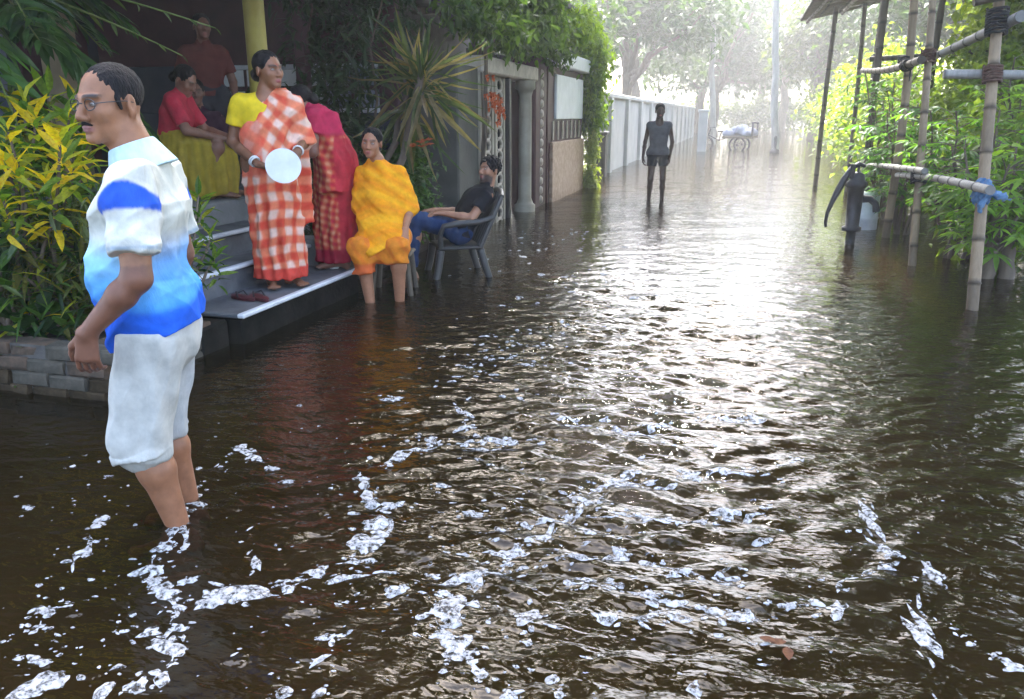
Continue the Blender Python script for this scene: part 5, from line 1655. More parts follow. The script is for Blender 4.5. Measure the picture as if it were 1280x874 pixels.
# ================================================================== sari helpers
def checks(V, H0, c_base, c_white, c_mid, per=.085, tilt=0.0, cx=0.0, cy=0.0, w=.45, rx=.17):
    th = np.arctan2(V[:, 1] - cy, V[:, 0] - cx)
    u = th * rx
    z = V[:, 2]
    uu, zz = u * math.cos(tilt) - z * math.sin(tilt), u * math.sin(tilt) + z * math.cos(tilt)
    uu, zz = uu + .016 * np.sin(9 * z + 3 * u) + .008 * np.sin(31 * z), zz + .016 * np.sin(11 * u + 2 * z)
    a = 1 / (1 + np.exp(-9 * (np.sin(2 * np.pi * uu / per) - (1 - 2 * w))))
    b = 1 / (1 + np.exp(-9 * (np.sin(2 * np.pi * zz / (per * 1.05)) - (1 - 2 * w))))
    a, b = a[:, None], b[:, None]
    return np.array(c_base) * (1 - a) * (1 - b) + np.array(c_mid) * (a * (1 - b) + b * (1 - a)) + np.array(c_white) * a * b
    s = a + b
    C = np.where((s > 1.5)[:, None], np.array(c_white), np.where((s > .5)[:, None], np.array(c_mid), np.array(c_base)))
    return C
def hair_female(parent, H, lo, hi, bun=True, long=False):
    F = Field(lo, hi, .006)
    k = H.k
    F.ell(H.p(0, .018, .040), A_((.084, .099, .088)) * k, H.R, 0)
    F.ell(H.p(0, -.115, .0), A_((.070, .092, .100)) * k, H.R, .014, True)
    F.ell(H.p(0, -.03, -.105), A_((.12, .10, .07)) * k, H.R, .01, True)
    for sx in (-1, 1):
        F.ell(H.p(sx * .082, .005, -.012), A_((.02, .024, .034)) * k, H.R, .004, True)
    if bun:
        F.ell(H.p(0, .108, -.03), A_((.052, .04, .045)) * k, H.R, .02)
    if long:
        F.cap(H.p(0, .09, .0), H.p(0, .12, -.16), .045 * k, .03 * k, .03)
    F.ripple(.002, .022, (0, 0, 1), 5, 4)
    V, Fa = F.mesh()
    return obj('hair', V, Fa, M['hair'], parent, True)

# ================================================================== standing woman in checked sari holding a plate
w1 = person('woman in red and white checked sari and yellow blouse holding round plate', (-1.725, 5.86), .204, 6)
w1.scale = (1.08,) * 3
H = Head((.03, -.02, 1.405), head_R(34, 2, -3), .96)
J = dict(sl=A_((.165, .0, 1.195)), sr=A_((-.165, .0, 1.195)), hl=A_((.085, .01, .83)), hr=A_((-.085, .01, .83)), neck=A_((.01, .005, 1.275)), br=.095, cr=.10)
elR, wrR = A_((-.225, .02, .96)), A_((-.10, -.20, .83))
elL, wrL = A_((.235, -.02, .97)), A_((.15, -.20, .90))
F = Field((-.33, -.40, -.01), (.36, .25, 1.54), .0075)
torso(F, J)
H.sculpt(F, J['neck'] + A_((0, .01, -.03)), True, .047)
arm(F, J['sl'], elL, wrL, (.044, .036, .033, .022))
arm(F, J['sr'], elR, wrR, (.044, .036, .033, .022))
hand(F, wrR, (.75, -.35, -.25), (.2, -.3, .9), (.3, -1, .2), .35, .95, .0098)
hand(F, wrL, (-.35, -.35, -.75), (-.4, .8, -.2), (-1, -.2, 0), .45, .95, .0098)
leg(F, J['hl'], A_((.08, -.01, .42)), A_((.075, .02, .075)), A_((.13, -.13, .025)))
leg(F, J['hr'], A_((-.08, -.01, .42)), A_((-.06, .0, .075)), A_((-.06, -.16, .025)))
V, Fa = F.mesh()
C = skin_cols(len(V), (.27, .115, .06))
C[V[:, 2] < 1.15] *= .72
C = H.paint(V, C, (.30, .07, .07), True)
obj('body', V, Fa, M['skin'], w1, True, C)
H.eyes(w1)
hair_female(w1, H, (-.12, -.17, 1.2), (.16, .16, 1.56))
F = Field((-.30, -.18, .93), (.28, .2, 1.3), .0075)
torso(F, J, .012)
F.cap(J['sr'], J['sr'] + (elR - J['sr']) * .1, .058, .058, .03)
F.cone(J['sr'] + (elR - J['sr']) * .05, J['sr'] + (elR - J['sr']) * .56, .058, .064, .02, .004)
F.cone(J['sl'] + (elL - J['sl']) * .05, J['sl'] + (elL - J['sl']) * .5, .056, .060, .02, .004)
F.ripple(.003, .07, (0, 0, 1), 4)
F.cut((0, 0, .98), (0, 0, -1))
F.ell((.01, -.045, 1.27), (.072, .10, .085), None, .008, True)
V, Fa = F.mesh()
obj('blouse', V, Fa, M['cloth'], w1, True, np.tile([.68, .48, .02], (len(V), 1)))
F = Field((-.34, -.30, .03), (.40, .27, 1.30), .0062)
pleat = lambda th, z: (.010 * np.sin(13 * th + 1.5 * np.sin(5 * z)) * np.clip((th < 0) * 1.0 + .25, 0, 1) * np.clip((.85 - z) / .4, .15, 1) + .006 * np.sin(5 * th + 7 * z))
F.loft([(.065, .01, -.005, .185, .150), (.15, .01, 0, .175, .145), (.45, .005, 0, .17, .15), (.70, .0, .0, .178, .160), (.86, .0, .0, .172, .150), (.98, .0, -.005, .150, .128), (1.06, .01, -.005, .155, .125)], 0, pleat, .008)
# drape: from the right hip across the chest, over the left shoulder and down the arm
F.cap((-.09, -.02, 1.00), (.06, -.02, 1.16), .100, .095, .06)
F.cap((-.02, -.035, 1.10), (.10, -.0, 1.215), .088, .070, .05)
F.cap((.09, .0, 1.225), (.165, .0, 1.195), .062, .064, .05)
F.cap((.06, -.02, 1.02), (.12, -.02, 1.12), .095, .085, .06)
F.cone((.15, .0, 1.215), (.228, -.03, .93), .064, .088, .06, .012, lambda X, Y, Z, tt: .010 * np.sin(46 * Y + 20 * Z) * tt)
F.cone((.20, .05, 1.0), (.195, .05, .42), .06, .07, .06, .01, lambda X, Y, Z, tt: .010 * np.sin(60 * Y + 30 * X))
F.ripple(.003, .10, (.5, 0, .8), 8, 4, 4)
F.ripple(.006, .20, (.55, 0, .85), 9, 5, 8, True)
V, Fa = F.mesh()
Cl = checks(V, 0, (.62, .05, .025), (.80, .58, .46), (.74, .19, .09), .11, .0, 0, 0, .5)
Cu = checks(V, 0, (.66, .08, .04), (.82, .60, .48), (.76, .22, .11), .115, .62, 0, 0, .52)
C = np.where((V[:, 2] > .88)[:, None], Cu, Cl)
bl = (V[:, 0] < -.06) & (V[:, 2] > .74) & (V[:, 2] < 1.1)
C[bl] = C[bl] * .35 + np.array((.70, .14, .08)) * .65
C = C * .85 + np.array((.68, .16, .10)) * .15
C[V[:, 2] < .14] = (.58, .06, .04)
obj('sari', V, Fa, M['cloth'], w1, True, C)
for q, (c, ax_) in enumerate(((wrR - (wrR - elR) * .10, wrR - elR), (wrR - (wrR - elR) * .16, wrR - elR), (wrL - (wrL - elL) * .12, wrL - elL))):
    ax_ = ax_ / np.linalg.norm(ax_)
    u_ = np.cross(ax_, (0, 0, 1.))
    u_ /= np.linalg.norm(u_)
    v_ = np.cross(ax_, u_)
    MB().tube([c + .032 * (math.cos(t) * u_ + math.sin(t) * v_) for t in np.linspace(0, 6.283, 17)], .0055, 6, False).build('bangle', M['white'], w1, True)
# the plate
pc = np.array(w1.matrix_basis @ Vector((.045, -.285, .815)))
plate = tag(empty('plate', pc, w1.rotation_euler[2] + math.radians(-4)), 'round white metal plate held by woman in checked sari', 'plate')
plate.rotation_euler[0] = math.radians(74)
MB().tube([(0, 0, 0), (0, 0, .004), (0, 0, .012), (0, 0, .03), (0, 0, .032), (0, 0, .028), (0, 0, .010), (0, 0, .008)], [.001, .090, .096, .114, .119, .110, .093, .001], 48).build('dish', M['steel'], plate, False)

# ================================================================== woman bending forward in crimson sari
w2 = person('woman in crimson printed sari stooping behind the one holding the plate', (-1.45, 6.60), .204, -98)
w2.scale = (1.05,) * 3
H = Head((.0, -.205, 1.255), head_R(-14, 28, 0), .95)
J = dict(sl=A_((.165, -.08, 1.15)), sr=A_((-.165, -.08, 1.15)), hl=A_((.085, .05, .82)), hr=A_((-.085, .05, .82)), neck=A_((0, -.13, 1.205)), br=.10, cr=.105)
elL, wrL = A_((.23, -.10, .90)), A_((.20, -.30, .84))
elR, wrR = A_((-.20, -.20, .90)), A_((-.12, -.36, .95))
F = Field((-.33, -.50, -.01), (.33, .27, 1.42), .0085)
torso(F, J)
H.sculpt(F, J['neck'], True, .047)
arm(F, J['sl'], elL, wrL, (.046, .038, .034, .023))
arm(F, J['sr'], elR, wrR, (.046, .038, .034, .023))
hand(F, wrL, (-.1, -.9, -.3), (-1, 0, -.2), (0, 0, 1), .4, .95, .0105)
hand(F, wrR, (.1, -.9, .1), (1, 0, 0), (0, 0, 1), .4, .95, .0105)
leg(F, J['hl'], A_((.08, -.01, .42)), A_((.075, .03, .075)), A_((.10, -.12, .025)))
leg(F, J['hr'], A_((-.08, -.01, .42)), A_((-.09, .02, .075)), A_((-.10, -.14, .025)))
V, Fa = F.mesh()
C = H.paint(V, skin_cols(len(V), (.22, .105, .07)))
obj('body', V, Fa, M['skin'], w2, True, C)
hair_female(w2, H, (-.14, -.42, 1.08), (.14, .0, 1.42), True)
F = Field((-.34, -.36, .03), (.34, .30, 1.26), .0085)
F.loft([(.06, .0, .0, .17, .165), (.40, .0, .0, .165, .16), (.72, .0, .03, .172, .175), (.88, .0, .02, .165, .16), (1.0, .0, -.02, .15, .14)], 0, lambda th, z: .009 * np.sin(12 * th + 2 * np.sin(4 * z)) * np.clip((.9 - z) / .5, .2, 1) + .005 * np.sin(5 * th + 8 * z), .008)
torso(F, J, .018)
F.cone(J['sl'], J['sl'] + (elL - J['sl']) * .5, .062, .066, .03, .004)
F.cone(J['sr'], J['sr'] + (elR - J['sr']) * .5, .062, .066, .03, .004)
F.cone((.10, .0, 1.18), (.16, .02, .60), .08, .10, .05, .01, lambda X, Y, Z, tt: .010 * np.sin(50 * Y + 20 * Z))
F.ripple(.003, .10, (.2, .2, 1), 14, 4, 4)
F.ripple(.006, .2, (.2, .3, 1), 15, 5, 8, True)
V, Fa = F.mesh()
C = np.tile([.42, .03, .06], (len(V), 1))
st = np.sin(60 * V[:, 1] + 14 * V[:, 2] + 3 * np.sin(9 * V[:, 2]))
Ck = checks(V, 0, (.45, .02, .04), (.66, .30, .16), (.55, .10, .05), .055, .12, 0, .02, .42)
C[V[:, 2] < 1.02] = Ck[V[:, 2] < 1.02]
C[(V[:, 1] > .05) & (V[:, 2] < 1.0)] = (.48, .035, .05)
C[V[:, 2] > 1.03] = (.50, .03, .08)
C[V[:, 2] < .17] = (.34, .015, .04)
obj('sari', V, Fa, M['cloth'], w2, True, C)

# ================================================================== woman in orange shawl
w3 = person('woman wrapped in orange shawl sitting with bare feet in the water', (-1.02, 6.42), GROUND, -10)
H = Head((-.075, .02, 1.335), head_R(-6, 3, 4), .95)
J = dict(sl=A_((.115, .09, 1.10)), sr=A_((-.165, .08, 1.09)), hl=A_((.09, .17, .58)), hr=A_((-.09, .17, .58)), neck=A_((-.045, .06, 1.20)), br=.11, cr=.105)
knL, anL, toL = A_((.135, -.24, .565)), A_((.125, -.17, .08)), A_((.15, -.32, .025))
knR, anR, toR = A_((-.15, -.25, .56)), A_((-.095, -.23, .08)), A_((-.10, -.38, .025))
elL, wrL = A_((.205, .03, .83)), A_((.185, -.15, .68))
elR, wrR = A_((-.19, .04, .84)), A_((-.06, -.06, .80))
F = Field((-.36, -.47, -.01), (.36, .34, 1.47), .0085)
torso(F, J)
H.sculpt(F, J['neck'], True, .047)
arm(F, J['sl'], elL, wrL, (.044, .036, .033, .023))
arm(F, J['sr'], elR, wrR, (.044, .036, .033, .023))
hand(F, wrL, (.0, -.6, -.7), (-.3, .3, -.6), (-1, 0, 0), .4, .95, .0105)
hand(F, wrR, (.3, -.8, -.4), (0, .3, -.8), (1, 0, 0), .4, .95, .0105)
leg(F, J['hl'], knL, anL, toL, (.085, .062, .056, .036))
leg(F, J['hr'], knR, anR, toR, (.085, .062, .056, .036))
V, Fa = F.mesh()
C = skin_cols(len(V), (.34, .15, .08))
C = H.paint(V, C, (.34, .10, .09), True)
obj('body', V, Fa, M['skin'], w3, True, C)
H.eyes(w3)
hair_female(w3, H, (-.22, -.13, 1.12), (.07, .18, 1.5), True)
F = Field((-.38, -.42, .34), (.40, .34, 1.30), .0085)
fl3 = lambda th, z: .008 * np.sin(4 * th + 16 * z) + .007 * np.sin(34 * z + 2.2 * th) 
F.loft([(.44, -.03, -.08, .20, .23), (.55, -.01, -.08, .215, .24), (.66, .0, -.05, .21, .225), (.80, -.01, .02, .198, .18), (.95, -.02, .06, .195, .145), (1.05, -.025, .07, .178, .118), (1.11, -.03, .068, .135, .10), (1.17, -.038, .065, .085, .085), (1.21, -.045, .06, .066, .070)], 0, fl3, .012)
F.cap(J['sl'] + A_((0, 0, -.005)), elL, .073, .075, .06)
F.cap(J['sr'] + A_((0, 0, -.005)), elR, .073, .075, .06)
F.ell(H.p(0, -.09, -.13), A_((.05, .07, .07)), H.R, .03, True)
F.ripple(.003, .13, (1, 0, -.45), 17, 4, 6)
F.ripple(.006, .22, (1, .2, -.6), 19, 5, 8, True)
F.cut((0, 0, .50), (.55, -.1, -1))
F.cut((.25, 0, .62), (1, -.4, -.75)) if False else None
V, Fa = F.mesh()
C = np.tile([.80, .30, .01], (len(V), 1))
st = np.sin(46 * V[:, 2] + 16 * V[:, 0] + 4 * np.sin(7 * V[:, 0] + 5 * V[:, 2]))
C[st > .55] = (.84, .37, .015)
C[st < -.9] = (.76, .24, .01)
obj('shawl', V, Fa, M['cloth'], w3, True, C)
F = Field((-.38, -.42, .26), (.40, .34, .80), .0085)
ffs = lambda X, Y, Z, tt: .010 * np.sin(38 * X + 30 * Z) + .006 * np.sin(60 * Z + 25 * Y)
F.cap(J['hl'], knL + A_((0, 0, .0)), .105, .074, .03)
F.cap(J['hr'], knR + A_((0, 0, .0)), .11, .078, .03)
F.cone(knR + A_((0, .01, .05)), knR + (anR - knR) * .42, .080, .088, .07, .008, ffs)
F.cone(knL + A_((0, .01, .05)), knL + (anL - knL) * .26, .076, .084, .07, .008, ffs)
F.cap((.0, -.12, .56), (.02, -.2, .50), .10, .07, .08)
F.ripple(.006, .2, (.3, .6, 1), 18, 5, 5, True)
V, Fa = F.mesh()
C = np.tile([.70, .22, .02], (len(V), 1))
C[np.sin(50 * V[:, 0] + 30 * V[:, 2]) > .7] = (.66, .17, .02)
C[V[:, 2] < .44] = (.60, .12, .03)
obj('sari', V, Fa, M['cloth'], w3, True, C)
def stool(label, xy, z0, h, m, rz):
    t = thing('stool', label, 'stool', (xy[0], xy[1], z0), rz)
    MB().box((-.17, -.17, h - .03), (.17, .17, h), .012).build('seat', M[m], t)
    for a in (-1, 1):
        for b in (-1, 1):
            MB().tube([(a * .17, b * .17, 0), (a * .13, b * .13, h - .029)], [.022, .026], 8).build('leg', M[m], t, True)
M['red_plastic'] = mat('red_plastic', (.25, .03, .03), (.30, .04, .035), .4, 6, .05, 40)
stool('low dark stool mostly hidden under the orange shawl', W(-1.02 + .03, 6.42 + .19), GROUND, .462, 'bamboo_dark', w3.rotation_euler[2])

# ================================================================== man on plastic chair
mc = person('bearded man in black shirt and jeans lounging on plastic chair', (-.56, 7.40), GROUND, -80)
H = Head((.0, .365, 1.06), head_R(30, -8, 0), .98)
J = dict(sl=A_((.18, .305, .85)), sr=A_((-.18, .305, .85)), hl=A_((.085, .06, .52)), hr=A_((-.085, .06, .52)), neck=A_((0, .34, .93)), br=.115, cr=.115)
knL, anL, toL = A_((.14, -.36, .66)), A_((.12, -.40, .17)), A_((.13, -.56, .10))
knR, anR, toR = A_((-.13, -.33, .62)), A_((-.12, -.50, .10)), A_((-.12, -.66, .04))
elL, wrL = A_((.255, .14, .66)), A_((.16, -.10, .70))
elR, wrR = A_((-.25, .13, .66)), A_((-.10, -.14, .70))
F = Field((-.34, -.76, -.01), (.34, .50, 1.27), .009)
torso(F, J)
H.sculpt(F, J['neck'] + A_((0, 0, -.02)), False, .055)
arm(F, J['sl'], elL, wrL)
arm(F, J['sr'], elR, wrR)
hand(F, wrL, (-.2, -1, .0), (0, 0, -1), (-1, 0, 0), .35, 1, .011)
hand(F, wrR, (.2, -1, .0), (0, 0, -1), (1, 0, 0), .35, 1, .011)
leg(F, J['hl'], knL, anL, toL)
leg(F, J['hr'], knR, anR, toR)
V, Fa = F.mesh()
C = H.paint(V, skin_cols(len(V), (.34, .16, .09)))
q = H.loc(V)
C[(q[:, 1] < .0) & (q[:, 1] > -.2) & (np.abs(q[:, 0]) < .08) & (q[:, 2] < -.045 - .25 * np.maximum(0, q[:, 1] + .06)) & (q[:, 2] > -.13) & ~((np.abs(q[:, 0]) < .02) & (np.abs(q[:, 2] + .066) < .009))] = (.06, .035, .028)
obj('body', V, Fa, M['skin'], mc, True, C)
H.eyes(mc)
F = Field((-.14, .17, 1.0), (.14, .50, 1.30), .006)
F.ell(H.p(0, .018, .046), A_((.090, .105, .094)), H.R, 0)
F.ell(H.p(0, -.12, -.005), A_((.075, .098, .082)), H.R, .01, True)
F.ell(H.p(0, -.02, -.10), A_((.12, .10, .075)), H.R, .01, True)
for sx in (-1, 1):
    F.ell(H.p(sx * .085, .01, -.015), A_((.022, .024, .034)), H.R, .004, True)
F.ripple(.006, .03, (0, 0, 1), 6, 5, 1.5)
V, Fa = F.mesh()
obj('hair', V, Fa, M['hair'], mc, True)
F = Field((-.36, -.15, .45), (.36, .50, 1.02), .009)
torso(F, J, .016)
for s_, e_ in ((J['sl'], elL), (J['sr'], elR)):
    F.cone(s_, s_ + (e_ - s_) * .62, .066, .070, .03, .004)
F.ripple(.005, .09, (.5, .5, 1), 24, 5, 3)
F.cut((0, .0, .52), (0, -.4, -1))
V, Fa = F.mesh()
obj('t_shirt', V, Fa, M['cloth'], mc, True, np.tile([.012, .012, .015], (len(V), 1)))
F = Field((-.30, -.62, .05), (.30, .30, .80), .009)
F.cap(J['hl'], J['hr'], .118, None, .02)
F.cap(J['hl'], knL, .100, .076, .04)
F.cap(J['hr'], knR, .100, .076, .04)
for k_, a_ in ((knL, anL), (knR, anR)):
    F.cone(k_, k_ + (a_ - k_) * .9, .076, .058, .03, .004)
F.ripple(.005, .07, (1, 0, .4), 25, 5, 3)
V, Fa = F.mesh()
obj('jeans', V, Fa, M['cloth'], mc, True, np.tile([.022, .045, .11], (len(V), 1)))
# chair
ch = thing('plastic_chair', 'pale grey moulded plastic armchair with man in black on it', 'chair', tuple(W(-.56, 7.40)) + (GROUND,), mc.rotation_euler[2])
MB().box((-.24, -.16, .375), (.24, .24, .405), .012).build('seat', M['plastic_grey'], ch)
for a in (-1, 1):
    MB().tube([(a * .27, -.22, 0), (a * .245, -.17, .2), (a * .235, -.14, .376)], [.03, .034, .036], 8).build('leg', M['plastic_grey'], ch, True)
    MB().tube([(a * .27, .33, 0), (a * .25, .27, .2), (a * .235, .22, .376)], [.03, .034, .036], 8).build('leg', M['plastic_grey'], ch, True)
    MB().tube([(a * .24, -.14, .40), (a * .275, -.15, .52), (a * .29, -.12, .60), (a * .29, .0, .62), (a * .285, .2, .63), (a * .26, .33, .66)], [.026, .024, .026, .03, .028, .024], 8).build('armrest', M['plastic_grey'], ch, True)
    MB().tube([(a * .235, .22, .39), (a * .25, .32, .62), (a * .24, .42, .84)], [.026, .024, .022], 8).build('back_frame', M['plastic_grey'], ch, True)
MB().tube([(-.24, .42, .84), (-.12, .445, .875), (0, .45, .885), (.12, .445, .875), (.24, .42, .84)], .024, 8).build('top_rail', M['plastic_grey'], ch, True)
for k in range(5):
    x = -.16 + k * .08
    MB().tube([(x, .235, .39), (x, .34, .62), (x, .438, .87)], [.018, .016, .016], 6).build('back_slat', M['plastic_grey'], ch, True)

# ================================================================== people in the shade of the porch
FL = .743
ws = person('woman in red blouse and mustard skirt crouching on porch edge', (-2.75, 6.95), FL, 72)
H = Head((-.02, -.06, .955), head_R(-20, 32, 0), .95)
J = dict(sl=A_((.16, .02, .80)), sr=A_((-.16, .02, .80)), hl=A_((.10, .12, .28)), hr=A_((-.10, .12, .28)), neck=A_((0, -.02, .86)), br=.11, cr=.105)
elL, wrL = A_((.24, -.10, .56)), A_((.16, -.33, .50))
elR, wrR = A_((-.24, -.10, .56)), A_((-.14, -.33, .50))
F = Field((-.36, -.56, -.01), (.36, .32, 1.12), .0095)
torso(F, J)
H.sculpt(F, J['neck'], True, .047)
arm(F, J['sl'], elL, wrL, (.046, .038, .034, .024))
arm(F, J['sr'], elR, wrR, (.046, .038, .034, .024))
hand(F, wrL, (-.2, -1, -.2), (0, .2, -1), (-1, 0, 0), .4, .95, .0115)
hand(F, wrR, (.2, -1, -.2), (0, .2, -1), (1, 0, 0), .4, .95, .0115)
leg(F, J['hl'], A_((.14, -.30, .42)), A_((.12, -.26, .08)), A_((.13, -.42, .025)))
leg(F, J['hr'], A_((-.14, -.30, .42)), A_((-.12, -.26, .08)), A_((-.13, -.42, .025)))
V, Fa = F.mesh()
obj('body', V, Fa, M['skin'], ws, True, H.paint(V, skin_cols(len(V), (.26, .125, .08))))
hair_female(ws, H, (-.16, -.22, .8), (.14, .14, 1.12), True)
F = Field((-.36, -.25, .42), (.36, .30, .9), .0095)
torso(F, J, .014)
for s_, e_ in ((J['sl'], elL), (J['sr'], elR)):
    F.cone(s_, s_ + (e_ - s_) * .8, .062, .062, .03, .004)
F.cut((0, 0, .46), (0, 0, -1))
F.ripple(.004, .08, (0, 0, 1), 41)
V, Fa = F.mesh()
obj('blouse', V, Fa, M['cloth'], ws, True, np.tile([.50, .035, .06], (len(V), 1)))
F = Field((-.40, -.52, .0), (.40, .36, .66), .0095)
F.loft([(.03, 0, -.06, .27, .33), (.2, 0, -.07, .27, .34), (.36, 0, -.08, .26, .33), (.46, 0, -.07, .24, .31), (.52, 0, .0, .20, .22), (.58, 0, .08, .15, .13)], 0, lambda th, z: .014 * np.sin(15 * th + 2 * np.sin(6 * z)) * np.clip((.5 - z) / .3, .2, 1), .02)
F.ripple(.007, .09, (0, 0, 1), 42, 5, 4)
V, Fa = F.mesh()
C = np.tile([.42, .30, .035], (len(V), 1))
C[np.sin(28 * np.arctan2(V[:, 1], V[:, 0])) > .5] = (.34, .25, .03)
obj('skirt', V, Fa, M['cloth'], ws, True, C)

def shade_person(label, cam_xy, z0, deg, seated, skin, top, low, yaw=0, fem=True, seed=50):
    t = person(label, cam_xy, z0, deg)
    dz = -.62 if seated else 0.0
    H = Head((0, -.02, 1.50 + dz), head_R(yaw, 4, 0), .97)
    J = dict(sl=A_((.17, .02, 1.27 + dz)), sr=A_((-.17, .02, 1.27 + dz)), hl=A_((.09, .03, .86 + dz)), hr=A_((-.09, .03, .86 + dz)), neck=A_((0, .01, 1.36 + dz)))
    if seated:
        kl, al, tl = A_((.14, -.40, .30)), A_((.13, -.36, .08)), A_((.14, -.52, .025))
        kr, ar, tr_ = A_((-.14, -.40, .30)), A_((-.13, -.36, .08)), A_((-.14, -.52, .025))
        wl, wr2 = A_((.14, -.28, .42)), A_((-.14, -.28, .42))
    else:
        kl, al, tl = A_((.09, -.01, .46)), A_((.09, .03, .075)), A_((.11, -.12, .025))
        kr, ar, tr_ = A_((-.09, -.01, .46)), A_((-.09, .03, .075)), A_((-.11, -.12, .025))
        wl, wr2 = A_((.24, -.10, .80)), A_((-.24, -.10, .80))
    el, er = A_((.245, .03, 1.0 + dz)), A_((-.245, .03, 1.0 + dz))
    F = Field((-.36, -.64, -.01), (.36, .25, 1.66 + dz), .0105)
    torso(F, J)
    H.sculpt(F, J['neck'], fem, .05)
    arm(F, J['sl'], el, wl)
    arm(F, J['sr'], er, wr2)
    hand(F, wl, (0, -.4, -.9), (-1, 0, 0), (0, -1, 0), .4, 1, .0125)
    hand(F, wr2, (0, -.4, -.9), (1, 0, 0), (0, -1, 0), .4, 1, .0125)
    leg(F, J['hl'], kl, al, tl)
    leg(F, J['hr'], kr, ar, tr_)
    V, Fa = F.mesh()
    obj('body', V, Fa, M['skin'], t, True, H.paint(V, skin_cols(len(V), skin)))
    hair_female(t, H, (-.14, -.2, 1.2 + dz), (.14, .2, 1.66 + dz), fem, fem)
    F = Field((-.38, -.35, .80 + dz), (.38, .27, 1.38 + dz), .0105)
    torso(F, J, .016)
    for s_, e_ in ((J['sl'], el), (J['sr'], er)):
        F.cone(s_, s_ + (e_ - s_) * .7, .064, .068, .03, .004)
    F.cut((0, 0, .86 + dz), (0, 0, -1))
    F.ripple(.005, .09, (0, 0, 1), seed)
    V, Fa = F.mesh()
    obj('shirt', V, Fa, M['cloth'], t, True, np.tile(top, (len(V), 1)))
    F = Field((-.36, -.60, .04), (.36, .30, .98 + dz), .0105)
    F.cap(J['hl'], J['hr'], .118, None, .02)
    for h_, k_, a_ in ((J['hl'], kl, al), (J['hr'], kr, ar)):
        F.cap(h_, k_, .11, .085, .05)
        F.cone(k_, k_ + (a_ - k_) * .85, .085, .07, .04, .005)
    F.ripple(.006, .09, (.3, .3, 1), seed + 1)
    V, Fa = F.mesh()
    obj('trousers', V, Fa, M['cloth'], t, True, np.tile(low, (len(V), 1)))
    return t
shade_person('woman in dark shawl sitting in the shade of the porch', (-2.92, 7.75), FL, -4, True, (.22, .105, .07), (.05, .02, .035), (.06, .03, .04), 4)
shade_person('man in dull red shirt standing in the dark porch interior', (-3.0, 8.3), FL, 5, False, (.20, .095, .065), (.13, .035, .03), (.04, .04, .05), 10, False, 60)

# ================================================================== man walking far down the street
wf_ = person('thin man in grey vest and dark shorts wading down the street', (2.52, 14.2), GROUND, 3)
H = Head((.0, -.01, 1.615), head_R(5, 4, 0), 1.0)
J = dict(sl=A_((.175, .01, 1.38)), sr=A_((-.175, .01, 1.38)), hl=A_((.085, .02, .92)), hr=A_((-.085, .02, .92)), neck=A_((0, .01, 1.47)), br=.085, cr=.098)
elL, wrL = A_((.235, .05, 1.10)), A_((.20, -.02, .86))
elR, wrR = A_((-.225, .05, 1.10)), A_((-.255, -.02, .85))
F = Field((-.36, -.30, -.01), (.36, .25, 1.76), .010)
torso(F, J)
H.sculpt(F, J['neck'], False, .052)
arm(F, J['sl'], elL, wrL, (.042, .034, .032, .023))
arm(F, J['sr'], elR, wrR, (.042, .034, .032, .023))
hand(F, wrL, (0, -.15, -1), (-1, 0, 0), (0, -1, 0), .4, 1, .012)
hand(F, wrR, (0, -.15, -1), (1, 0, 0), (0, -1, 0), .4, 1, .012)
leg(F, J['hl'], A_((.10, -.02, .48)), A_((.105, .03, .075)), A_((.13, -.12, .025)), (.075, .05, .044, .032))
leg(F, J['hr'], A_((-.11, -.04, .48)), A_((-.125, .02, .075)), A_((-.15, -.12, .025)), (.075, .05, .044, .032))
V, Fa = F.mesh()
obj('body', V, Fa, M['skin'], wf_, True, H.paint(V, skin_cols(len(V), (.06, .03, .022))))
F = Field((-.12, -.16, 1.5), (.12, .14, 1.76), .007)
F.ell(H.p(0, .018, .044), A_((.084, .10, .09)), H.R, 0)
F.ell(H.p(0, -.115, .0), A_((.07, .092, .09)), H.R, .01, True)
F.ell(H.p(0, -.02, -.10), A_((.12, .10, .075)), H.R, .01, True)
V, Fa = F.mesh()
obj('hair', V, Fa, M['hair'], wf_, True)
F = Field((-.25, -.2, .85), (.25, .22, 1.46), .009)
torso(F, J, .014)
F.loft([(.88, 0, .015, .150, .120), (1.0, 0, .01, .135, .112), (1.2, 0, .005, .140, .115)], .05, lambda th, z: .005 * np.sin(6 * th + 8 * z), .01)
F.cut((0, 0, .89), (0, 0, -1))
F.ell((0, -.06, 1.45), (.075, .1, .085), None, .01, True)
V, Fa = F.mesh()
obj('vest', V, Fa, M['cloth'], wf_, True, np.tile([.09, .09, .105], (len(V), 1)))
F = Field((-.25, -.2, .60), (.25, .22, 1.0), .009)
F.cap(J['hl'], J['hr'], .112, None, 0)
F.cone(J['hl'], (.097, -.005, .70), .092, .082, .03, .005)
F.cone(J['hr'], (-.10, -.015, .70), .092, .082, .03, .005)
F.ripple(.005, .08, (0, 0, 1), 71)
V, Fa = F.mesh()
obj('shorts', V, Fa, M['cloth'], wf_, True, np.tile([.025, .025, .032], (len(V), 1)))

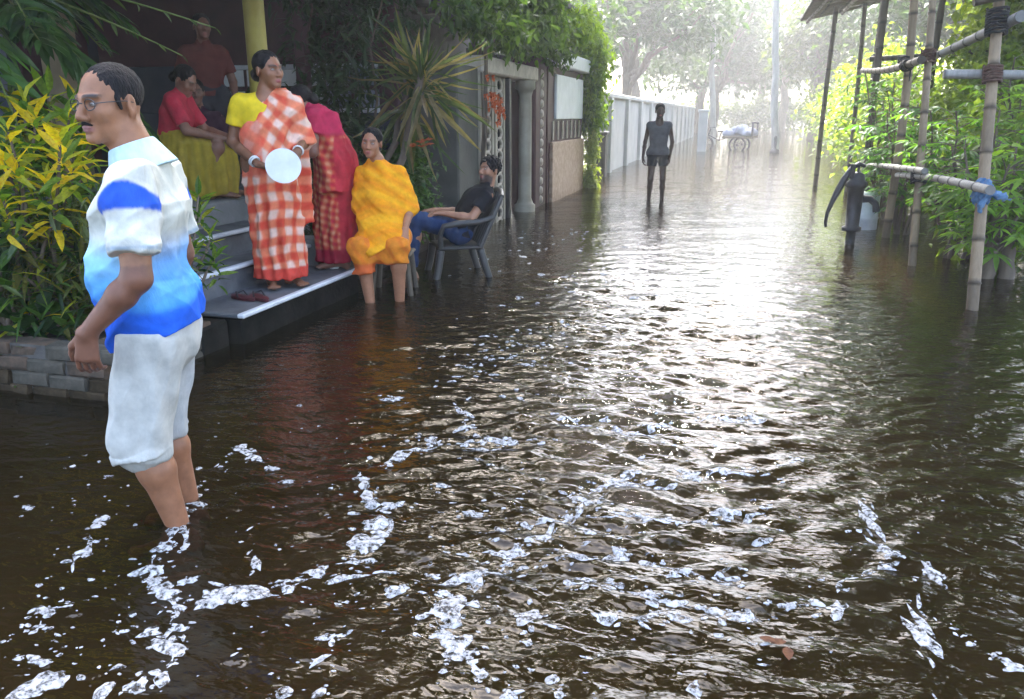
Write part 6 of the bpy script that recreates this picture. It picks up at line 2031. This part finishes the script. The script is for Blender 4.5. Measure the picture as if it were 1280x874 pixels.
# ================================================================== small things on the steps
def sandal(label, xy, z, rz, m):
    t = thing('sandal', label, 'sandal', (xy[0], xy[1], z), rz, 'sandals left on the lowest step')
    n = 18
    s = np.linspace(0, 2 * np.pi, n, endpoint=False)
    X = .042 * np.cos(s) * (1 + .12 * np.sin(s))
    Y = .125 * np.sin(s)
    V = np.concatenate([np.stack([X, Y, np.zeros(n)], 1), np.stack([X, Y, np.full(n, .018)], 1), [[0, 0, 0], [0, 0, .018]]])
    Q = np.array([(i, (i + 1) % n, n + (i + 1) % n, n + i) for i in range(n)])
    T = np.array([((i + 1) % n, i, 2 * n) for i in range(n)] + [(n + i, n + (i + 1) % n, 2 * n + 1) for i in range(n)])
    obj('sole', V, [Q, T], M[m], t, False)
    MB().tube([(-.04, .0, .014), (-.03, .03, .05), (0, .075, .03), (.03, .03, .05), (.04, .0, .014)], .006, 6).build('strap', M['black_iron'], t, True)
sp = gp(304, 374, .204)
sandal('dark red sandal lying on the lowest step beside woman in checks', (sp[0], sp[1]), .206, 1.2, 'sandal')
sandal('dark red sandal lying on the lowest step beside woman in checks', (sp[0] + .11, sp[1] + .03), .206, 1.0, 'sandal')
cp_ = gp(418, 336, .204)
bw_ = thing('bowl', 'small white bowl at the feet of the stooping woman', 'bowl', (cp_[0], cp_[1], .206))
MB().tube([(0, 0, 0), (0, 0, .012), (0, 0, .05), (0, 0, .075), (0, 0, .07), (0, 0, .02)], [.035, .04, .062, .07, .064, .001], 20).build('shell', M['white'], bw_, True)

# ================================================================== cargo tricycle and bollard far down the street
tri_p = gp(908, 187)
tr_c = thing('cargo_tricycle', 'loaded grey cargo tricycle standing in far water', 'tricycle', (tri_p[0], tri_p[1], GROUND), YAW + math.radians(-28))
def wheel(c, r_):
    w = empty('wheel')
    w.parent = tr_c
    w.location = c
    th = np.linspace(0, 2 * np.pi, 25)
    MB().tube([(r_ * math.cos(t), 0, r_ * math.sin(t)) for t in th], .05, 8, False).build('tyre', M['black_iron'], w, True)
    mb = MB()
    for k in range(9):
        t = k / 9 * math.pi * 2
        mb.tube([(0, 0, 0), (r_ * math.cos(t), 0, r_ * math.sin(t))], .012, 4)
    mb.tube([(0, -.05, 0), (0, .05, 0)], .05, 8)
    mb.build('spokes', M['pump_iron'], w, True)
wheel((-.95, .0, .33), .33)
wheel((.55, -.45, .33), .33)
wheel((.55, .45, .33), .33)
for k in range(7):
    slab('bed_plank', (-.1, -.55 + k * .16, .60), (1.2, -.55 + k * .16 + .145, .70), M['bamboo_dark'], tr_c, .006)
mb = MB()
mb.tube([(-.95, 0, .33), (-.82, 0, .75), (-.75, 0, 1.0)], .035, 6)
mb.tube([(-.82, 0, .72), (-.35, 0, .5), (0, 0, .62), (1.1, 0, .62)], .025, 6)
mb.tube([(-.35, 0, .5), (-.28, 0, .85)], .022, 6)
mb.tube([(1.15, -.5, .7), (1.15, -.5, 1.25), (1.15, .5, 1.25), (1.15, .5, .7)], .05, 6)
mb.build('frame', M['pump_iron'], tr_c, True)
MB().tube([(-.62, -.3, 1.05), (-.75, -.2, 1.04), (-.77, 0, 1.02), (-.75, .2, 1.04), (-.62, .3, 1.05)], .016, 6).build('handlebar', M['pump_iron'], tr_c, True)
MB().box((-.42, -.09, .85), (-.14, .09, .92), .025).build('saddle', M['black_iron'], tr_c)
F = Field((-.25, -.7, .60), (1.35, .7, 1.35), .03)
for q in ((.1, -.3, .78, .26), (.3, .2, .85, .30), (.65, -.15, .92, .32), (.95, .25, .82, .28), (.9, -.35, .80, .25), (.55, .4, .78, .25)):
    F.ell(q[:3], (q[3], q[3], q[3] * .8), None, .06)
F.ripple(.02, .25, (.3, .3, 1), 77, 5, 2)
F.cut((0, 0, .704), (0, 0, -1))
V, Fa = F.mesh()
obj('tarpaulin', V, Fa, M['bluegrey'], tr_c, True)
for k, (x, y, z, s_) in enumerate(((.25, -.2, .70, .3), (.65, .15, .70, .34), (.9, -.25, .70, .26))):
    tag(slab('cargo_sack', (0, 0, 0), (.1, .1, .1), M['bluegrey']), 'x', 'sack') if False else None
bo = gp(968, 191)
bol = thing('bollard', 'small dark bollard on a round foot in far water', 'bollard', (bo[0], bo[1], 0))
MB().tube([(0, 0, GROUND), (0, 0, .02), (0, 0, .12), (0, 0, .16), (0, 0, .55), (0, 0, .62), (0, 0, .66)], [.2, .2, .16, .07, .06, .05, .01], 14).build('shaft', M['pump_iron'], bol, True)

lf = thing('floating_leaf', 'orange brown dead leaf drifting on the dark water', 'leaf', tuple(gp(968, 815)[:2]) + (.006,), .6)
M['dead_leaf'] = mat('dead_leaf', (.07, .022, .008), (.16, .06, .02), .7, 25, .4, 60)
r = np.random.default_rng(12)
for k in range(3):
    me = mesh_np('blade', LB[0] * A_((.05, .06, .02)), LB[1], True)
    me.materials.append(M['dead_leaf'])
    o = link('blade', me, None, lf, (r.normal() * .015, r.normal() * .015, .003 * k + .012), k * 2.1)

# ================================================================== haze in the street air
hz = MB().box((-215, -215, -1.2), (215, 215, 19.0)).build('haze', None)
m, nt, nd, lk = nmat('haze')
out = N(nt, 'ShaderNodeOutputMaterial')
pv = N(nt, 'ShaderNodeVolumePrincipled', Density=.0027, Anisotropy=.6)
pv.inputs['Color'].default_value = (.97, .98, 1, 1)
lk.new(pv.outputs[0], out.inputs['Volume'])
hz.data.materials.append(m)
kind(hz, 'stuff')
